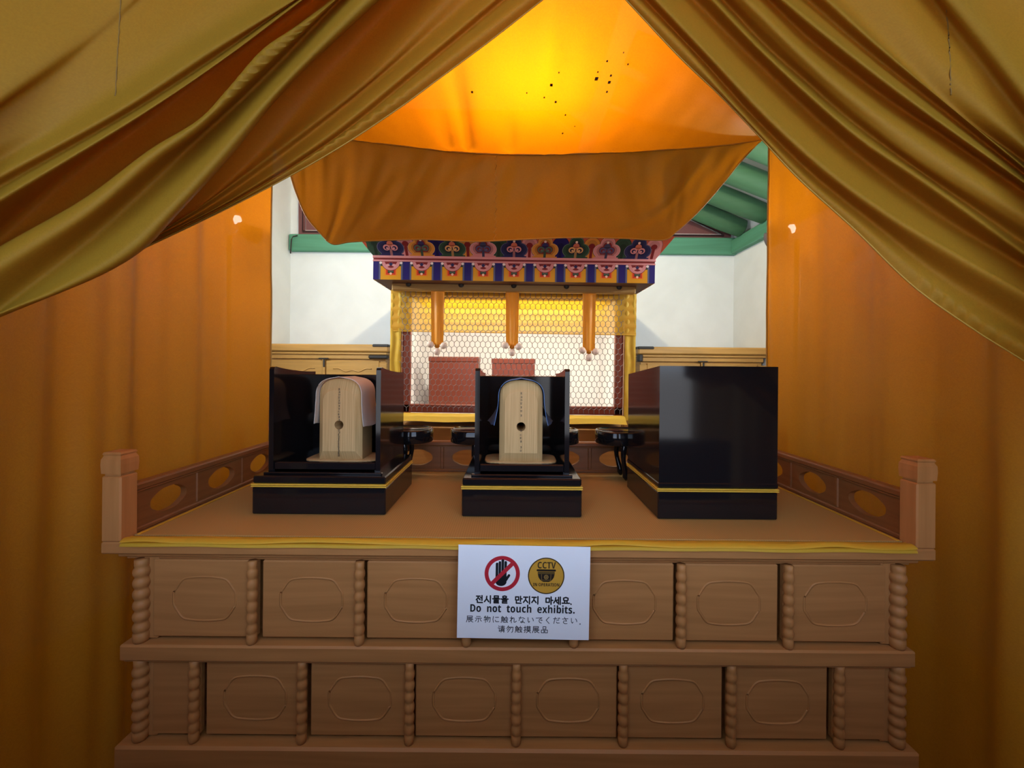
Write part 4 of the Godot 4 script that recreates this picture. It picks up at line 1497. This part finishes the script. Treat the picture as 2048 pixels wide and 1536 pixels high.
# ------------------------------------------------------------------ lamps
func lamps() -> void:
	# bulb hanging in the roof above the tent ceiling
	var o := thing("hanging_bulb", "warm bulb hanging above the tent ceiling cloth", "lamp", Vector3(0.05, EYE + 1.23, -1.32))
	put("bulb", lathe([[0.0, -0.05], [0.02, -0.045], [0.032, -0.02], [0.03, 0.01], [0.016, 0.035], [0.013, 0.05], [0.0, 0.05]], 16), M.bulb, o)
	put("socket", lathe([[0.0, 0.045], [0.017, 0.046], [0.017, 0.10], [0.0, 0.10]], 14), M.iron, o)
	put("cable", tube([Vector3(0, 0.10, 0), Vector3(0, 0.77, 0)], 0.003, 6), M.iron, o)
	var l := OmniLight3D.new()
	l.name = "bulb_light"
	l.light_color = lin(1.0, 0.80, 0.48)
	l.light_energy = 2.3
	l.light_size = 0.03
	l.omni_range = 10.0
	l.omni_attenuation = 2.0
	l.shadow_enabled = true
	o.add_child(l)
	# spotlights beside the tent, turned to the back of the room
	for s in [-1, 1]:
		var side := "left" if s < 0 else "right"
		var pos := Vector3(s * 1.20, EYE + 0.60, -1.78)
		var sp := thing("spotlight", "cool spotlight on a pole just outside the %s tent curtain" % side, "lamp", pos, "spotlights beside the tent")
		put("pole", tube([Vector3(0, -0.05, 0.05), Vector3(0, -pos.y, 0.05)], 0.012, 10), M.steel, sp)
		put("foot", lathe([[0.0, 0.0], [0.11, 0.0], [0.11, 0.012], [0.02, 0.02], [0.0, 0.02]], 24), M.steel, sp, Vector3(0, -pos.y, 0.05))
		var aim := Vector3(-s * 0.7, -0.20, -1.0).normalized()
		var head := Node3D.new()
		head.name = "head"
		sp.add_child(head)
		head.basis = Basis.looking_at(aim)
		var can := put("housing", lathe([[0.0, 0.0], [0.022, 0.0], [0.03, 0.01], [0.036, 0.09], [0.033, 0.09], [0.028, 0.012]], 20), M.steel, head)
		can.rotation.x = -PI / 2
		var lens := put("lens", lathe([[0.0, 0.0], [0.028, 0.0], [0.026, 0.006], [0.0, 0.008]], 20), M.led, head, Vector3(0, 0, -0.07))
		lens.rotation.x = -PI / 2
		var q := SpotLight3D.new()
		q.name = "spot_light"
		q.light_color = lin(0.62, 0.85, 1.0)
		q.light_energy = 0.46 if s < 0 else 0.20
		q.spot_angle = 70.0
		q.spot_angle_attenuation = 0.6
		q.spot_range = 12.0
		q.spot_attenuation = 2.0
		q.light_size = 0.02
		q.shadow_enabled = true
		head.add_child(q)
		q.position = Vector3(0, 0, -0.095)
		# added tube lamp, out of view, to brighten the curtain from outside
		var tp := Vector3(-1.735 if s < 0 else 1.725, EYE + 0.55, -1.58)
		var tl := thing("added_tube_lamp", "added unseen tube lamp that lights the %s curtain from outside" % side, "lamp", tp, "added lamps outside the tent")
		put("mount", box(Vector3(0.03, 0.05, 0.56), 0.006), M.steel, tl, Vector3(-s * 0.015, 0, 0))
		put("tube", tube([Vector3(-s * 0.045, 0, -0.26), Vector3(-s * 0.045, 0, 0.26)], 0.013, 12), M.tube, tl)
		for k in [-1, 1]:
			put("holder", box(Vector3(0.04, 0.036, 0.02), 0.004), M.steel, tl, Vector3(-s * 0.045, 0, k * 0.27))
		var ta := AreaLight3D.new()
		ta.name = "added_tube_light"
		ta.area_size = Vector2(0.52, 0.03)
		ta.light_color = lin(1.0, 0.96, 0.88)
		ta.light_energy = 1.05
		ta.area_range = 8.0
		ta.shadow_enabled = true
		tl.add_child(ta)
		ta.position = Vector3(-s * 0.06, 0, 0)
		ta.rotation = Vector3(0, s * PI / 2, 0)
		# bare bulb on a wire farther back, seen as a point of light through the weave
		var bp := at(475, 440, 1.9) if s < 0 else at(1583, 458, 1.9)
		var bb := thing("bare_bulb", "small bare bulb showing as a bright point through the %s curtain" % side, "lamp", bp, "bare bulbs behind the curtains")
		put("bulb", lathe([[0.0, -0.022], [0.012, -0.018], [0.018, 0.0], [0.012, 0.018], [0.0, 0.022]], 16), M.point, bb)
		put("socket", lathe([[0.0, 0.018], [0.011, 0.019], [0.011, 0.06], [0.0, 0.06]], 12), M.iron, bb)
		put("cable", tube([Vector3(0, 0.06, 0), Vector3(0, (3.06 if s < 0 else EYE + 1.31) - bp.y, 0)], 0.003, 6), M.iron, bb)
		var ol := OmniLight3D.new()
		ol.name = "bulb_light"
		ol.light_color = lin(0.95, 0.97, 1.0)
		ol.light_energy = 0.28
		ol.light_size = 0.018
		ol.omni_range = 10.0
		ol.omni_attenuation = 2.0
		ol.shadow_enabled = true
		bb.add_child(ol)
